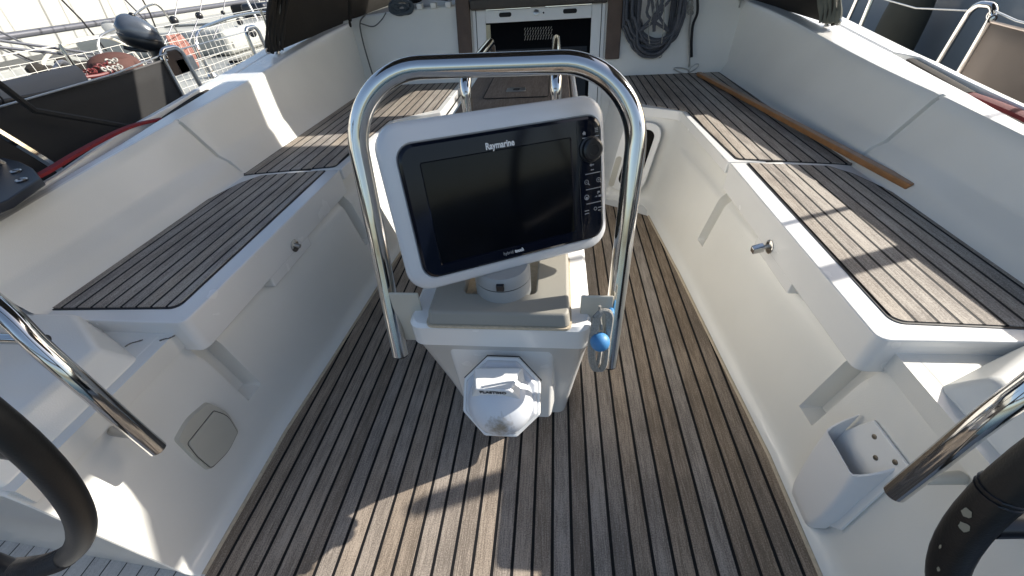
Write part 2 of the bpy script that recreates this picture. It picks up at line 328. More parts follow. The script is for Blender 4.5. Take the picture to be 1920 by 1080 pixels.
# ------------------------------------------------------------------ benches with side walls, lids and teak
WELLM = teak('lined_pale', .715, .047, seam=.003, base=((.50, .50, .49), (.56, .56, .55)))  # pale helm well surface with thin dark lines along y
def bench(s):
    nm = 'port' if s < 0 else 'starboard'
    side = SIDE[s]
    t = empty('cockpit_bench', ('shaded' if s < 0 else 'partly sunlit')+' white cockpit bench with teak slats along the '+side+' side of the footwell', 'bench', (s*.9, 1.3, 0))
    # side wall: grid over path (y along, then the knee, then forward)
    ys = [.215, .22, .3, .5, .585, .597, .603, .609, .655, .662, .67, .8, .9, 1.0, 1.1, 1.2, 1.3, 1.4, 1.41, 1.416, 1.46, 1.468, 1.478, 1.6, 1.8, 1.95]
    zs = [-.006, .0, .008, .022, .05, .10, .145, .152, .16, .25, .33, .345, .352, .36, .383, .40, .428, .44, .446]
    def fil(z):  # inward flare at the floor
        return -.035*max(0, 1-max(z, 0)/.03)**2
    rows = []
    for y in ys:
        row = []
        bx = sole_x(y)+.034
        slope = interp([(.6, .165), (1.0, .172), (1.47, .205), (2, .21)], y)
        inset = 0.0
        for z in zs:
            x = bx+slope*max(z-.02, 0)+fil(z)
            if y > .60 and z > .34: x += .014*min(1, (z-.34)/.02)   # rebate under the lid
            gut = (.606 <= y <= .656) or (1.415 <= y <= 1.461)
            if gut and .155 <= z <= .40: x += .048
            zz = z
            if y < .6 and z > .40:   # rounded top edge aft
                k = (z-.40)/.046; x = bx+slope*.38+.03*k**2.2; zz = .40+.046*math.sin(min(1, k)*PI/2)
            row.append((s*x, y, zz))
        rows.append(row)
    # knee and forward face
    def vcol(bx, by, tx, ty):
        row = []
        for z in zs:
            k = max(0, z-.02)/.43; fl = .5*fil(z)
            row.append((s*(lerp(bx, tx, k)+fl), lerp(by, ty, k)+fl, z))
        return row
    for bx, by, tx, ty in ((.645, 2.02, .741, 2.0), (.632, 2.075, .735, 2.08), (.605, 2.105, .715, 2.125), (.56, 2.125, .66, 2.15), (.50, 2.14, .58, 2.185), (.44, 2.155, .515, 2.215), (.425, 2.17, .495, 2.235), (.42, 2.3, .49, 2.35), (.42, 2.95, .49, 2.96)):
        rows.append(vcol(bx, by, tx, ty))
    end = [Vector((p[0], .215, p[2])) for p in rows[0]]
    rows = [[Vector((s*1.38, .255, p.z)) for p in end], [Vector((s*(abs(p.x)+.012), .217, p.z)) for p in end], [p+Vector((s*.003, -.002, 0)) for p in end]]+rows
    G().grid(rows).mk('side_wall', GEL, t, sharp=40)
    G().add([(s*.715, -1.2, .004), (s*1.42, -1.2, .004), (s*1.42, .28, .004), (s*.715, .28, .004), (s*1.42, -1.2, .6), (s*1.42, .28, .6)], [(0, 1, 2, 3), (1, 4, 5, 2)]).mk('helm_well', WELLM, t)
    G().tube([(s*(sole_x(y)+.004), y, .0) for y in (.22, .6, .75, .93, 1.2, 1.42, 1.7, 1.93)], .0055, 8).mk('sealant_bead', CREAM, t)
    # aft ledge beside the wheel
    G().prism(ms([(.803, .22), (.803, .615), (1.25, .615), (1.25, .22)], s), .40, .4455).mk('helm_ledge', GEL, t)
    top = ms(rpoly([(.872, .492), (1.04, .598), (1.30, .598), (1.30, .225), (.872, .225)], [.02, .02, 0, 0, 0]), s)
    bot = ms(rpoly([(.825, .512), (1.02, .606), (1.33, .606), (1.33, .22), (.825, .22)], [.02, .02, 0, 0, 0]), s)
    G().prism(bot, .44, .502, top).mk('helm_seat_base', GEL, t, bevel=.012, seg=3)
    # lids
    lid = ms(rpoly([(.753, .590), (.753, 1.466), (1.235, 1.466), (1.235, .596)], [.022, .004, 0, 0]), s)
    gg = G().prism(lid, .385, .4845)
    gg.mk('locker_lid', GELW, t, bevel=.012, seg=4)
    G().prism(ms([(.7545, .885), (.7545, 1.125), (.80, 1.125), (.80, .885)], s), .350, .392).mk('lid_tongue', GELW, t, bevel=.004)
    fl = ms(rpoly([(.748, 1.474), (.728, 2.10), (.505, 2.225), (.498, 2.99), (1.235, 2.99), (1.235, 1.474)], [.004, .03, .02, 0, 0, 0]), s)
    G().prism(fl, .440, .4845).mk('forward_seat', GELW, t, bevel=.012, seg=4)
    # teak
    aft = rpoly([(.812, .643), (.812, 1.455), (1.06, 1.416), (1.105, 1.35), (1.165, 1.15), (1.172, .628)], [.025, .008, .01, .05, .1, .005])
    fwd = rpoly([(.788, 1.498), (.757, 2.085), (.54, 2.262), (.535, 2.868), (1.13, 2.868), (1.15, 1.425), (1.10, 1.44)], [.02, .02, .01, .005, .005, .01, .01])
    for poly, m in ((aft, SEAT), (fwd, SEATF)):
        cx = sum(p[0] for p in poly)/len(poly); cy = sum(p[1] for p in poly)/len(poly)
        big = [(p[0]+.006*(1 if p[0] > cx else -1), p[1]+.006*(1 if p[1] > cy else -1)) for p in poly]
        G().prism(ms(big, s), .480, .4862).mk('caulk_border', CAULK, t)
        q = G().prism(ms(poly, s), .481, .4885).mk('teak_slats', m, t)
    if s < 0:
        for q in ([(-.894, .545), (-.889, .556), (-.878, .562), (-.868, .568)], [(-.822, .567), (-.813, .573), (-.804, .576), (-.796, .585)]):
            G().tube(spline([(x, y, .4465) for x, y in q], 5), [.0012+.0010*random.random() for i in range(16)], 6).mk('edge_chip', SCREW, t)
    # latch
    ly, lz, lx = 1.04, .402, .753
    la = G().lathe([(.019, 0), (.021, .001), (.021, .003), (.017, .005)], (s*lx, ly, lz), (-s, 0, 0), 24).mk('latch', STEEL, t)
    G().tube([(s*(lx-.003), ly, lz+.003), (s*(lx-.02), ly+.0, lz-.002)], .007, 10).mk('latch_pin', STEELB, la)
    if s > 0: G().add([(s*(lx-.018), ly-.012, lz-.012), (s*(lx-.018), ly+.012, lz-.012), (s*(lx-.018), ly+.012, lz+.008), (s*(lx-.018), ly-.012, lz+.008), (s*(lx-.045), ly-.009, lz-.022), (s*(lx-.045), ly+.011, lz-.022), (s*(lx-.048), ly+.011, lz-.004), (s*(lx-.048), ly-.009, lz-.004)],
                      [(0, 1, 2, 3), (4, 7, 6, 5), (0, 4, 5, 1), (1, 5, 6, 2), (2, 6, 7, 3), (3, 7, 4, 0)]).mk('latch_lever', STEEL, la, bevel=.002)
    return t
benches = {s: bench(s) for s in (-1, 1)}
# portlight on the starboard knee face
def plate(center, ux, uz, poly, d0, d1):
    """extruded plate: poly in (u,w) coords on plane spanned by ux,uz; thickness along normal"""
    ux = Vector(ux).normalized(); uz = Vector(uz).normalized(); n = ux.cross(uz).normalized(); c = Vector(center)
    v = [c+ux*a+uz*b+n*d0 for a, b in poly]+[c+ux*a+uz*b+n*d1 for a, b in poly]; k = len(poly)
    return G().add(v, [tuple(range(k-1, -1, -1)), tuple(range(k, 2*k))]+[(i, (i+1) % k, k+(i+1) % k, k+i) for i in range(k)])
for s, lab in ((1, 'black oval portlight in a white rim on the face right of the table'), ):
    t = empty('portlight', lab, 'window', (.56, 2.13, .24))
    ux = Vector((1, -.43, 0)); uz = Vector((.2, .13, 1))
    nrm = ux.cross(uz)
    cc = (.548, 2.136, .24)
    plate(cc, ux, uz, rrect(-.105, .095, -.185, .185, .07, 8), .0, .012).mk('rim', GELW, t, bevel=.004)
    plate(cc, ux, uz, rrect(-.052, .064, -.150, .150, .04, 8), .0, .0145).mk('pane', GLASSD, t)
    plate(cc, ux, uz, rrect(-.098, -.066, -.17, .0, .015, 5), .0, .015).mk('hinge_cover', BEIGE, t)
# ------------------------------------------------------------------ coamings
def coaming(s):
    side = SIDE[s]
    t = empty('cockpit_coaming', 'high white coaming that backs the %s bench, %s' % (side, 'in shade with one slim patch of sun' if s < 0 else 'its top edge in full sun'), 'coaming', (s*1.3, 1.4, .45))
    ys = [.597, .7, .82, .98, 1.12, 1.3, 1.40, 1.412, 1.418, 1.424, 1.427, 1.430, 1.435, 1.440, 1.442, 1.448, 1.455, 1.462, 1.48, 1.5, 1.59, 1.75, 1.9, 2.05, 2.2, 2.35, 2.5, 2.65, 2.75, 2.9, 3.05, 3.2]
    rows = []
    for y in ys:
        k = ktop(y); zt = topz(y); row = []
        gr = interp([(1.41, 0), (1.424, .003), (1.430, .026), (1.440, .026), (1.442, .004), (1.462, 0)], y)
        x0 = 1.168
        # fillet at seat
        R_ = .055
        for a in range(6):
            th = a/5; row.append((s*(x0-.028+R_*.85*th*(.35+.65*th)*.9+gr*.6*th), y, .4845+R_*th*th))
        for j in range(1, 9):
            z = lerp(.545, zt-.014, j/8); row.append((s*(1.168+k*(z-.485)+gr+.0), y, z))
        xt = 1.168+k*(zt-.485)
        row += [(s*(xt+.001+gr), y, zt-.006-gr*.4), (s*(xt+.006), y, zt-.001-gr*.4), (s*(xt+.016), y, zt)]
        rows.append(row)
    G().grid(rows).mk('backrest', GEL, t, sharp=38, )
    # cap with line channel, outer side
    rows = []
    def xo(y): return interp([(.3, 1.33), (.85, 1.375), (1.0, 1.385), (1.28, 1.46), (1.75, 1.505), (3, 1.51)], y)
    for y in [.3, .6, .8, 1.0, 1.12, 1.3, 1.43, 1.6, 1.75, 1.83, 1.9, 2.0, 2.2, 2.5, 2.75, 3.05, 3.3, 3.8, 4.4]:
        zt = topz(y); yy_ = min(y, 3.2); xi = 1.168+ktop(yy_)*(zt-.485)+.0155; X = xo(y)
        w_ = X-xi; dep = .075 if y < 1.86 else .0
        wch = interp([(1.0, .42), (1.9, .42), (2.05, .5)], y)
        a = interp([(.8, 1.315), (1.2, 1.345), (1.45, 1.385), (1.85, 1.42)], y); b_ = interp([(.9, 1.335), (1.3, 1.435), (1.83, 1.478)], y) if y < 1.86 else a+.01
        a = max(a, xi+.012); b_ = max(b_, a+.006)
        row = [(xi, zt), (a-.004, zt+.0005), (a, zt-.003), (a+.004, zt-dep), (b_-.004, zt-dep), (b_, zt-.003), (b_+.004, zt), (X-.004, zt-.001), (X, zt-.008), (X+.05, zt-.14), (X+.06, .33), (X+.4, .30)]
        rows.append([(s*p[0], y, p[1]) for p in row])
    G().grid(rows).mk('coaming_cap', GELW, t, sharp=30)
    # hull side below the deck edge
    rows = []
    for y in (-1.5, 0, 1, 2, 3, 4.5, 7):
        e = min(xo(min(max(y, .3), 4.4))+.4, 2.05+.05*y); rows.append([(s*e, y, .30), (s*(e+.02), y, .26), (s*(e+.0), y, -.3), (s*(e-.1), y, -.7)])
    G().grid(rows).mk('topsides', GELW, t)
    return xo
for s in (-1, 1): XO = coaming(s)
# red webbing in the channels / over the port coaming
rw = []
for i in range(26):
    y = 1.45-i*.035; rw.append(y)
def ribbon(name, pts, wdt, thick, m, label, cat):
    g = G(); rows = []
    for i, p in enumerate(pts):
        p = Vector(p); q = Vector(pts[min(i+1, len(pts)-1)])-Vector(pts[max(i-1, 0)]); q.normalize(); sd = q.cross(Vector((0, 0, 1))).normalized(); up = sd.cross(q)
        rows.append([p-sd*wdt/2-up*thick/2, p-sd*wdt/2+up*thick/2, p+up*thick*.9, p+sd*wdt/2+up*thick/2, p+sd*wdt/2-up*thick/2])
    g.grid(rows, True); o = g.mk(name, m); tagged(o, label, cat); return o
ribbon('webbing_strap', spline([(-1.44, 1.50, .690), (-1.425, 1.37, .708), (-1.405, 1.25, .712), (-1.385, 1.10, .706), (-1.36, .98, .70), (-1.345, .88, .70)], 5), .026, .008, REDR, 'red webbing strap laid along the outer edge of the left coaming', 'strap')
ribbon('webbing_strap', spline([(1.425, 1.50, .690), (1.415, 1.40, .692), (1.405, 1.28, .690), (1.385, 1.15, .686), (1.36, 1.0, .68), (1.34, .85, .67)], 5), .034, .010, REDD, 'dark red webbing strap lying inside the sunken channel of the right coaming', 'strap')
ribbon('channel_shade', spline([(-1.475, 1.84, .715), (-1.465, 1.75, .712), (-1.45, 1.62, .700), (-1.435, 1.50, .688)], 4), .022, .006, CANVAS, 'dark strip standing for the shade in the left coaming channel ahead of the red strap', 'shade strip')  # shade of the open channel, laid in as a dark strip
ribbon('channel_shade', spline([(1.462, 1.84, .722), (1.452, 1.76, .716), (1.436, 1.62, .706), (1.42, 1.47, .694)], 4), .030, .008, CANVAS, 'dark strip standing for the shade in the right coaming channel ahead of the red strap', 'shade strip')  # right channel's shade, also put in as a dark strip
# ------------------------------------------------------------------ bulkhead, companionway
t = empty('cabin_bulkhead', 'white sloping cabin bulkhead across the front of the cockpit', 'bulkhead', (0, 2.9, .485))
def bpl(x, z, off=0): return Vector((x, bulk_y(z)-off, z))
def bplate(poly, th, off=0):
    v = [bpl(x, z, off) for x, z in poly]+[bpl(x, z, off)+Vector((0, th, 0)) for x, z in poly]; k = len(poly)
    return G().add(v, [tuple(range(k)), tuple(range(2*k-1, k-1, -1))]+[(i, k+i, k+(i+1) % k, (i+1) % k) for i in range(k)])
for s in (-1, 1):
    poly = [(s*.41, -.01), (s*1.3, -.01), (s*1.30, .846), (s*1.12, .873), (s*.8, .893), (s*.41, .903)]
    bplate(poly, .06).mk('bulkhead_panel', GEL, t, bevel=.012, seg=3)
G().add([(-1.5, 2.99, .80), (1.5, 2.99, .80), (1.25, 7, .95), (-1.25, 7, .95), (-1.12, 3.03, .872), (1.12, 3.03, .872), (.9, 7, 1.03), (-.9, 7, 1.03), (-.8, 3.04, .892), (.8, 3.04, .892), (0, 3.04, .905), (0, 7, 1.06)],
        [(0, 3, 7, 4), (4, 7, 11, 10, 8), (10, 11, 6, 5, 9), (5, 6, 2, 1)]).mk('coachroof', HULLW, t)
t = empty('companionway', 'smoked acrylic companionway door in a white frame between two brown posts', 'doorway', (0, 2.85, .38))
for s in (-1, 1):
    bplate([(s*.33, .0), (s*.415, .0), (s*.415, .868), (s*.33, .868)], .05, .004).mk('jamb', GELW, t, bevel=.004)
    bplate([(s*.388, .0), (s*.392, .0), (s*.392, .868), (s*.388, .868)], .01, .006).mk('jamb_seam', DARKV, t)
    p = bplate([(s*.425, .583), (s*.512, .583), (s*.512, 1.02), (s*.425, 1.02)], .035, .035); p.mk('teak_post', POSTW, t, bevel=.006)
bplate([(-.33, .798), (.33, .798), (.33, .862), (.045, .862), (.04, .871), (-.04, .871), (-.045, .862), (-.33, .862)], .03, .008).mk('top_rail', GELW, t, bevel=.003)
for x0, x1 in ((-.243, -.165), (.155, .24)):
    bplate(rrect(x0, x1, .826, .849, .011, 5), .004, .0105).mk('handle_slot', DARKV, t)
G().lathe([(.017, 0), (.017, .004), (.012, .006)], bpl(-.01, .838, .008), (0, -1, .29), 20).mk('lock', STEELB, t)
G().lathe([(.005, 0), (.005, .003)], bpl(.035, .836, .008), (0, -1, .29), 10).mk('lock_hole', DARKV, t)
bplate([(-.33, .36), (.33, .36), (.33, .797), (-.33, .797)], .012, -.004).mk('acrylic_door', GLASSD, t)
bplate([(-.33, .42), (-.302, .42), (-.302, .79), (-.33, .79)], .01, .003).mk('edge_strip', YELW, t, bevel=.002)
bplate([(-.33, .0), (.33, .0), (.33, .36), (-.33, .36)], .03, .004).mk('lower_board', GELW, t, bevel=.004)
gg = G()
for r in range(5):
    for c in range(11):
        x = -.085+c*.0165+(r % 2)*.004; z = .700+r*.0135
        a = bpl(x, z, .006); b_ = bpl(x+.006, z+.011, .006)
        gg.tube([a, b_], .0021, 5)
gg.mk('vent_grille', GRILLE, t)
bplate([(-.31, .36), (.31, .36), (.31, .655), (-.31, .655)], .004, .0).mk('door_lower_pane', mat('smoked_pane_lower', (.022, .023, .025), .15, spec=.15), t)
G().box(-.42, .42, 2.955, 3.6, .869, .925).mk('sliding_hatch', mat('dark_hatch', (.05, .042, .036), .5, var=(20, .3)), t, bevel=.01)
G().box(.41, .425, 2.86, 2.9, .30, .47).mk('door_slot', DARKV, t)
# ------------------------------------------------------------------ cockpit table and handrails
t = empty('cockpit_table', 'narrow brown teak topped table with lidded locker behind the display', 'table', (0, 1.45, 0))
G().box(-.135, .135, 1.13, 1.86, .03, .765).mk('table_body', GELW, t, bevel=.012, seg=3)
G().box(-.13, .13, .865, 1.14, .02, .50).mk('console_base', GELW, t, bevel=.01)
G().prism(rrect(-.16, .155, 1.085, 1.87, .02), .765, .79).mk('table_top', BROWNT, t, bevel=.004)
ld = G().prism(rrect(-.098, .09, 1.232, 1.80, .012), .7895, .7925).mk('locker_lid', BROWNT, t, bevel=.001)
gg = G(); q = [(x, y, .7915) for x, y in rrect(-.1, .092, 1.23, 1.802, .013)]
gg.tube(q, .0014, 5, closed=True); gg.mk('lid_gap', DARKV, t)
la = G().prism(rrect(-.036, .022, 1.290, 1.330, .004), .7925, .7955).mk('lid_latch', STEELB, t, bevel=.0008)
G().prism(rrect(-.016, .004, 1.298, 1.318, .003), .7955, .7960).mk('latch_slot', DARKV, la)
G().box(.163, .181, 1.10, 1.86, .30, .772).mk('folded_leaf', GELW, t, bevel=.004)
G().box(-.181, -.163, 1.10, 1.86, .30, .772).mk('folded_leaf', GELW, t, bevel=.004)
for s, lab in ((-1, 'left one of two bent chrome handrails standing on the brown table'), (1, 'right one of two bent chrome handrails standing on the brown table')):
    x = .113*s
    pth = fillet([(x, 1.065, .55), (x, 1.065, .885), (x+.0*s, 1.60, .885), (x, 1.60, .79)], [.05, .04], 8)
    hr = empty('handrail', lab, 'handrail', (x, 1.07, .79), 'handrails on the cockpit table')
    G().tube(pth, .0142, 16).mk('rail_tube', STEEL, hr)
    G().lathe([(.022, 0), (.022, .004), (.015, .007)], (x, 1.60, .79), (0, 0, 1)).mk('foot_flange', STEEL, hr)
    G().tube([(x, 1.065, .70), (x, 1.10, .70)], .008, 10).mk('side_bolt', STEELB, hr)
# ------------------------------------------------------------------ pedestal guard rail
LN = Vector((0, .283, .959))
def rp(x, d, z0=.41, y0=.58): return Vector((x, y0, z0))+LN*d
t = empty('pedestal_guard_rail', 'large polished steel hoop rail standing around the display screen', 'guard rail', (0, .58, .41))
D = (.968-.41)/.959
pth = fillet([rp(-.239, 0), rp(-.259, D), rp(.257, D-.004), rp(.236, -.01)], [.135, .135], 16)
G().tube(pth, .0185, 28).mk('rail_tube', STEEL, t, sharp=60)
for x, d in ((-.239, 0), (.236, -.01)):
    G().tube([rp(x, d)-LN*.0015, rp(x, d)-LN*.004], .0168, 20).mk('end_plug', BLACKP, t)
for s in (-1, 1):
    G().prism([(s*.168, .606), (s*.232, .606), (s*.232, .600), (s*.168, .600)], .435, .578).mk('bracket', BEIGE, t, bevel=.004)
# ------------------------------------------------------------------ pedestal
t = empty('steering_pedestal', 'white moulded pedestal standing on the teak sole below the display', 'pedestal', (0, .75, 0))
def quadbox(pb, pt):  # lists of 4 bottom / top verts
    return G().add(list(pb)+list(pt), [(0, 3, 2, 1), (4, 5, 6, 7), (0, 1, 5, 4), (1, 2, 6, 5), (2, 3, 7, 6), (3, 0, 4, 7)])
g = G(); rows = []
for z, xh, ya, yb in ((0.0, .158, .708, .86), (.20, .174, .656, .87), (.452, .190, .573, .88), (.466, .193, .561, .88), (.522, .190, .556, .88), (.530, .183, .562, .876), (.531, .10, .60, .85)):
    pl = rrect(-xh, xh, ya, yb, .028, 5); rows.append([(x, y, z) for x, y in pl])
g.grid(rows, True); g.f.append(tuple(range(len(rows[0])-1, -1, -1))); k = len(rows)-1; n = len(rows[0]); g.f.append(tuple(k*n+i for i in range(n)))
g.mk('pedestal_body', GELW, t, sharp=24)
# taupe U shaped collar
u = [(-.145, .553), (.147, .553), (.149, .80), (.080, .80), (.078, .625), (-.078, .625), (-.080, .80), (-.147, .80)]
G().prism(rpoly(u, .012), .534, .562, rpoly([(x*.97, .553+(y-.553)*1.0+.012*(1 if y < .6 else 0)) for x, y in u], .012)).mk('collar', TAUPE, t, bevel=.005, seg=3)
G().prism(rpoly([(x*1.02, y-.002) for x, y in u[:3]]+[(.06, .81), (-.06, .81), (-.15, .81)], .015), .529, .5345).mk('collar_bedding', CREAM, t)
G().box(-.079, .079, .622, .80, .5325, .5338).mk('well_floor', mat('well_taupe', (.16, .15, .125), .6), t)
# compass housing bump
bx = quadbox([(-.119, .606, .125), (.110, .606, .125), (.128, .70, .125), (-.136, .70, .125)], [(-.122, .578, .448), (.114, .578, .448), (.138, .66, .470), (-.145, .66, .470)])
bx.mk('compass_housing', GELW, t, bevel=.012, seg=4)
# compass
cn = Vector((0, -.70, .714)).normalized()  # outward normal
cc = Vector((.004, .508, .366))
cx_ = Vector((1, 0, 0)); cu_ = cn.cross(cx_); cu_ = cu_ if cu_.z > 0 else -cu_
ct = empty('steering_compass', 'white eight sided compass cover with a stained dome on the pedestal front', 'compass', tuple(cc))
fl = [(.092*math.cos(PI/8+PI/4*k), .092*math.sin(PI/8+PI/4*k)) for k in range(8)]
def onc(a, b, d): return cc+cx_*a+cu_*b+cn*d
def cplate(poly, d0, d1, top=None):
    top = top or poly; k = len(poly); v = [onc(a, b, d0) for a, b in poly]+[onc(a, b, d1) for a, b in top]
    return G().add(v, [tuple(range(k)), tuple(range(2*k-1, k-1, -1))]+[(i, k+i, k+(i+1) % k, (i+1) % k) for i in range(k)])
cplate([(a*.80, b*.80-.004) for a, b in fl], -.085, .002, [(a*.93, b*.93) for a, b in fl]).mk('compass_body', GELW, ct, bevel=.006)
cplate(fl, 0, .014, [(a*.985, b*.985) for a, b in fl]).mk('flange', GELW, ct, bevel=.004)
G().tube([onc(a*1.01, b*1.01, -.001) for a, b in fl[0:4]], .0012, 5).mk('flange_gap', DARKV, ct)
cplate([(a*.93, b*.93) for a, b in fl], .013, .024, [(a*.86, b*.86) for a, b in fl]).mk('flange_step', PODW, ct, bevel=.004)
STAIN = gelcoat('stained_dome', (.66, .68, .71), .35, .05, 300, .05)
tt = STAIN.node_tree; bb = tt.nodes['Principled BSDF']; tcn = tt.nodes.new('ShaderNodeTexCoord')
vm = tt.nodes.new('ShaderNodeVectorMath'); vm.operation = 'DISTANCE'; vm.inputs[1].default_value = tuple(onc(.004, -.052, .058)); tt.links.new(tcn.outputs['Object'], vm.inputs[0])
nn_ = tt.nodes.new('ShaderNodeTexNoise'); nn_.inputs['Scale'].default_value = 120; nn_.inputs['Detail'].default_value = 6; tt.links.new(tcn.outputs['Object'], nn_.inputs[0])
ad = tt.nodes.new('ShaderNodeMath'); ad.operation = 'MULTIPLY_ADD'; tt.links.new(nn_.outputs[0], ad.inputs[0]); ad.inputs[1].default_value = .05; tt.links.new(vm.outputs['Value'], ad.inputs[2])
mr_ = tt.nodes.new('ShaderNodeMapRange'); mr_.inputs[1].default_value = .03; mr_.inputs[2].default_value = .056; tt.links.new(ad.outputs[0], mr_.inputs[0])
mxx = tt.nodes.new('ShaderNodeMix'); mxx.data_type = 'RGBA'; mxx.inputs[6].default_value = (.30, .26, .2, 1); mxx.inputs[7].default_value = (.66, .68, .71, 1)
tt.links.new(mr_.outputs[0], mxx.inputs[0]); tt.links.new(mxx.outputs[2], bb.inputs['Base Color'])
prof = [(.070, .022)]+[(.070*math.cos(a), .024+.050*math.sin(a)) for a in [PI/2*i/12 for i in range(1, 12)]]+[(.003, .074)]
G().lathe(prof, cc-cu_*.008, cn, 40, ex=cx_).mk('dome', STAIN, ct, sharp=50)
# hood: wedge over the upper half of dome
hv = [onc(-.056, .060, .024), onc(.046, .064, .024), onc(.060, -.012, .040), onc(-.062, -.004, .040), onc(-.056, .062, .046), onc(.046, .066, .046), onc(.026, .025, .090), onc(-.044, .026, .090)]
g = G().add(hv, [(0, 1, 5, 4), (1, 2, 6, 5), (2, 3, 7, 6), (3, 0, 4, 7), (4, 5, 6, 7), (3, 2, 1, 0)])
g.mk('sun_hood', GELW, ct, bevel=.004, seg=3)
# lettering under the hood
Rm = Matrix((cx_, cu_, cn)).transposed().to_4x4()
tv = (onc(-.01, -.008, .040)-onc(-.01, .0255, .090)).normalized(); tyv = -tv; tzv = cx_.cross(tyv)
tm = Matrix((cx_, tyv, tzv)).transposed().to_4x4(); tm.translation = onc(-.009, .0255, .090)+tv*.0105+tzv*.0012
text('PLASTIMO', .0125, tm, PRINTK, 'lettering', ct, bold=.0004, sx=.95)
# ------------------------------------------------------------------ swivel mount + display pod
a_, b2, c_ = 0.474, -0.255, 0.028
RR = (Matrix.Rotation(a_, 4, 'Z') @ Matrix.Rotation(b2, 4, 'X') @ Matrix.Rotation(c_, 4, 'Y'))
PO = Vector((.024, .677, .761)); PM = Matrix.Translation(PO) @ RR
t = empty('display_pod', 'white pod holding a dark marine display, turned to the right on its swivel', 'display', (.01, .66, .54))
G().lathe([(.056, 0), (.059, .012), (.059, .055), (.058, .057)], (.006, .652, .533), (0, 0, 1), 40).mk('swivel_base', GREYP, t)
G().lathe([(.0575, 0), (.0575, .003)], (.006, .652, .5900), (0, 0, 1), 40).mk('swivel_gap', DARKV, t)
G().lathe([(.059, 0), (.058, .018), (.053, .026)], (.006, .652, .593), (0, 0, 1), 40).mk('swivel_neck', GREYP, t)
G().box(-.0, .016, .588, .6, .597, .612).mk('swivel_screw', BLACKP, t, bevel=.002)
W_, H_ = .214, .150
def podring(x0, x1, z0, z1, r, y, n=8): return [PM @ Vector((x, y, z)) for x, z in rrect(x0, x1, z0, z1, r, n)]
rings = [podring(-W_+.09, W_-.09, -H_+.07, H_-.07, .03, .125), podring(-W_+.05, W_-.05, -H_+.035, H_-.035, .04, .105), podring(-W_+.012, W_-.012, -H_+.012, H_-.012, .045, .045),
         podring(-W_+.001, W_-.001, -H_+.001, H_-.001, .045, .018), podring(-W_, W_, -H_, H_, .045, .008), podring(-W_+.003, W_-.003, -H_+.003, H_-.003, .043, .000), podring(-W_+.009, W_-.009, -H_+.009, H_-.009, .04, -.0045),
         podring(-.186, .201, -.126, .118, .030, -.0062), podring(-.183, .199, -.123, .115, .027, -.003), podring(-.183, .199, -.123, .115, .027, .01)]
g = G().grid(rings, True); n = len(rings[0]); g.f.append(tuple(range(n))); g.f.append(tuple((len(rings)-1)*n+i for i in range(n-1, -1, -1)))
g.mk('pod_shell', PODW, t, sharp=40)
disp = None
rings = [podring(-.1825, .1985, -.1225, .1145, .026, .005), podring(-.1825, .1985, -.1225, .1145, .026, -.009), podring(-.178, .194, -.118, .110, .024, -.0125), podring(-.150, .134, -.101, .084, .004, -.0125), podring(-.148, .132, -.099, .082, .003, -.0095)]
g = G().grid(rings, True); g.f.append(tuple((len(rings)-1)*n+i for i in range(n)))
disp = g.mk('display_bezel', GLOSSB, t, sharp=30)
G().add([PM @ Vector(p) for p in ((-.1475, -.0100, -.0985), (.1315, -.0100, -.0985), (.1315, -.0100, .0815), (-.1475, -.0100, .0815))], [(0, 1, 2, 3)]).mk('screen', SCREEN, disp)
G().lathe([(.0245, 0), (.0245, .002), (.021, .003), (.0205, .010), (.017, .0125), (.010, .0125), (.0095, .0115)], PM @ Vector((.174, -.0125, .056)), RR @ Vector((0, -1, 0)), 32).mk('control_knob', BLACKP, disp, sharp=30)
FM = PM @ Matrix.Rotation(PI/2, 4, 'X')   # text plane: x right, y up, z towards the viewer (-y local)
def tx(s_, x, z, size, m, nm, bold=0, sx=1): return text(s_, size, FM @ Matrix.Translation((x, z, .0127)), m, nm, disp, bold, sx=sx)
tx('Raymarine', -.006, .0915, .0155, TEXTW, 'maker_lettering', .00045, .82)
tx('hybrid', -.017, -.1085, .0095, TEXTG, 'print_lettering', 0, .85)
tx('touch', .006, -.1085, .0095, TEXTW, 'print_lettering', .0004, .85)
g = G()
def fr(x, z, y=-.0128): return PM @ Vector((x, y, z))
for z in (.011, -.019, -.0475): g.tube([fr(.160, z), fr(.1935, z)], .0009, 6)
for x, z, pl in ((.162, -.004, 0), (.189, -.004, 1)):
    g.torus(fr(x, z), .0042, .0006, RR @ Vector((0, 1, 0)), 16, 5); g.tube([fr(x+.003, z-.003), fr(x+.0062, z-.0065)], .0009, 5); g.tube([fr(x-.002, z), fr(x+.002, z)], .0005, 5)
    if pl: g.tube([fr(x, z-.002), fr(x, z+.002)], .0005, 5)
def poly(pts):
    g.add([fr(x, z, -.01285) for x, z in pts], [tuple(range(len(pts)))])
poly([(.161-.004, .0865), (.161, .0905), (.165, .0865)]); poly([(.158, .0865), (.164, .0865), (.164, .0835), (.158, .0835)])       # home
for k in range(3): poly([(.184, .0925-.003*k), (.191, .0925-.003*k), (.191, .0912-.003*k), (.184, .0912-.003*k)])
poly([(.170, .027), (.174, .0305), (.174, .0235)]); poly([(.174, .0283), (.180, .0283), (.180, .0257), (.174, .0257)])               # back arrow
g.torus(fr(.161, -.034), .0048, .0008, RR @ Vector((0, 1, 0)), 14, 5); poly([(.159, -.033), (.163, -.033), (.164, -.038), (.158, -.038)])
poly([(.186, -.026), (.186, -.032), (.1872, -.032), (.1872, -.0295), (.191, -.0295), (.191, -.026)]); poly([(.179, -.0365), (.185, -.0345), (.185, -.0375)]); poly([(.188, -.034), (.195, -.034), (.195, -.038), (.188, -.038)])
g.torus(fr(.180, -.0605), .0032, .0007, RR @ Vector((0, 1, 0)), 12, 5)
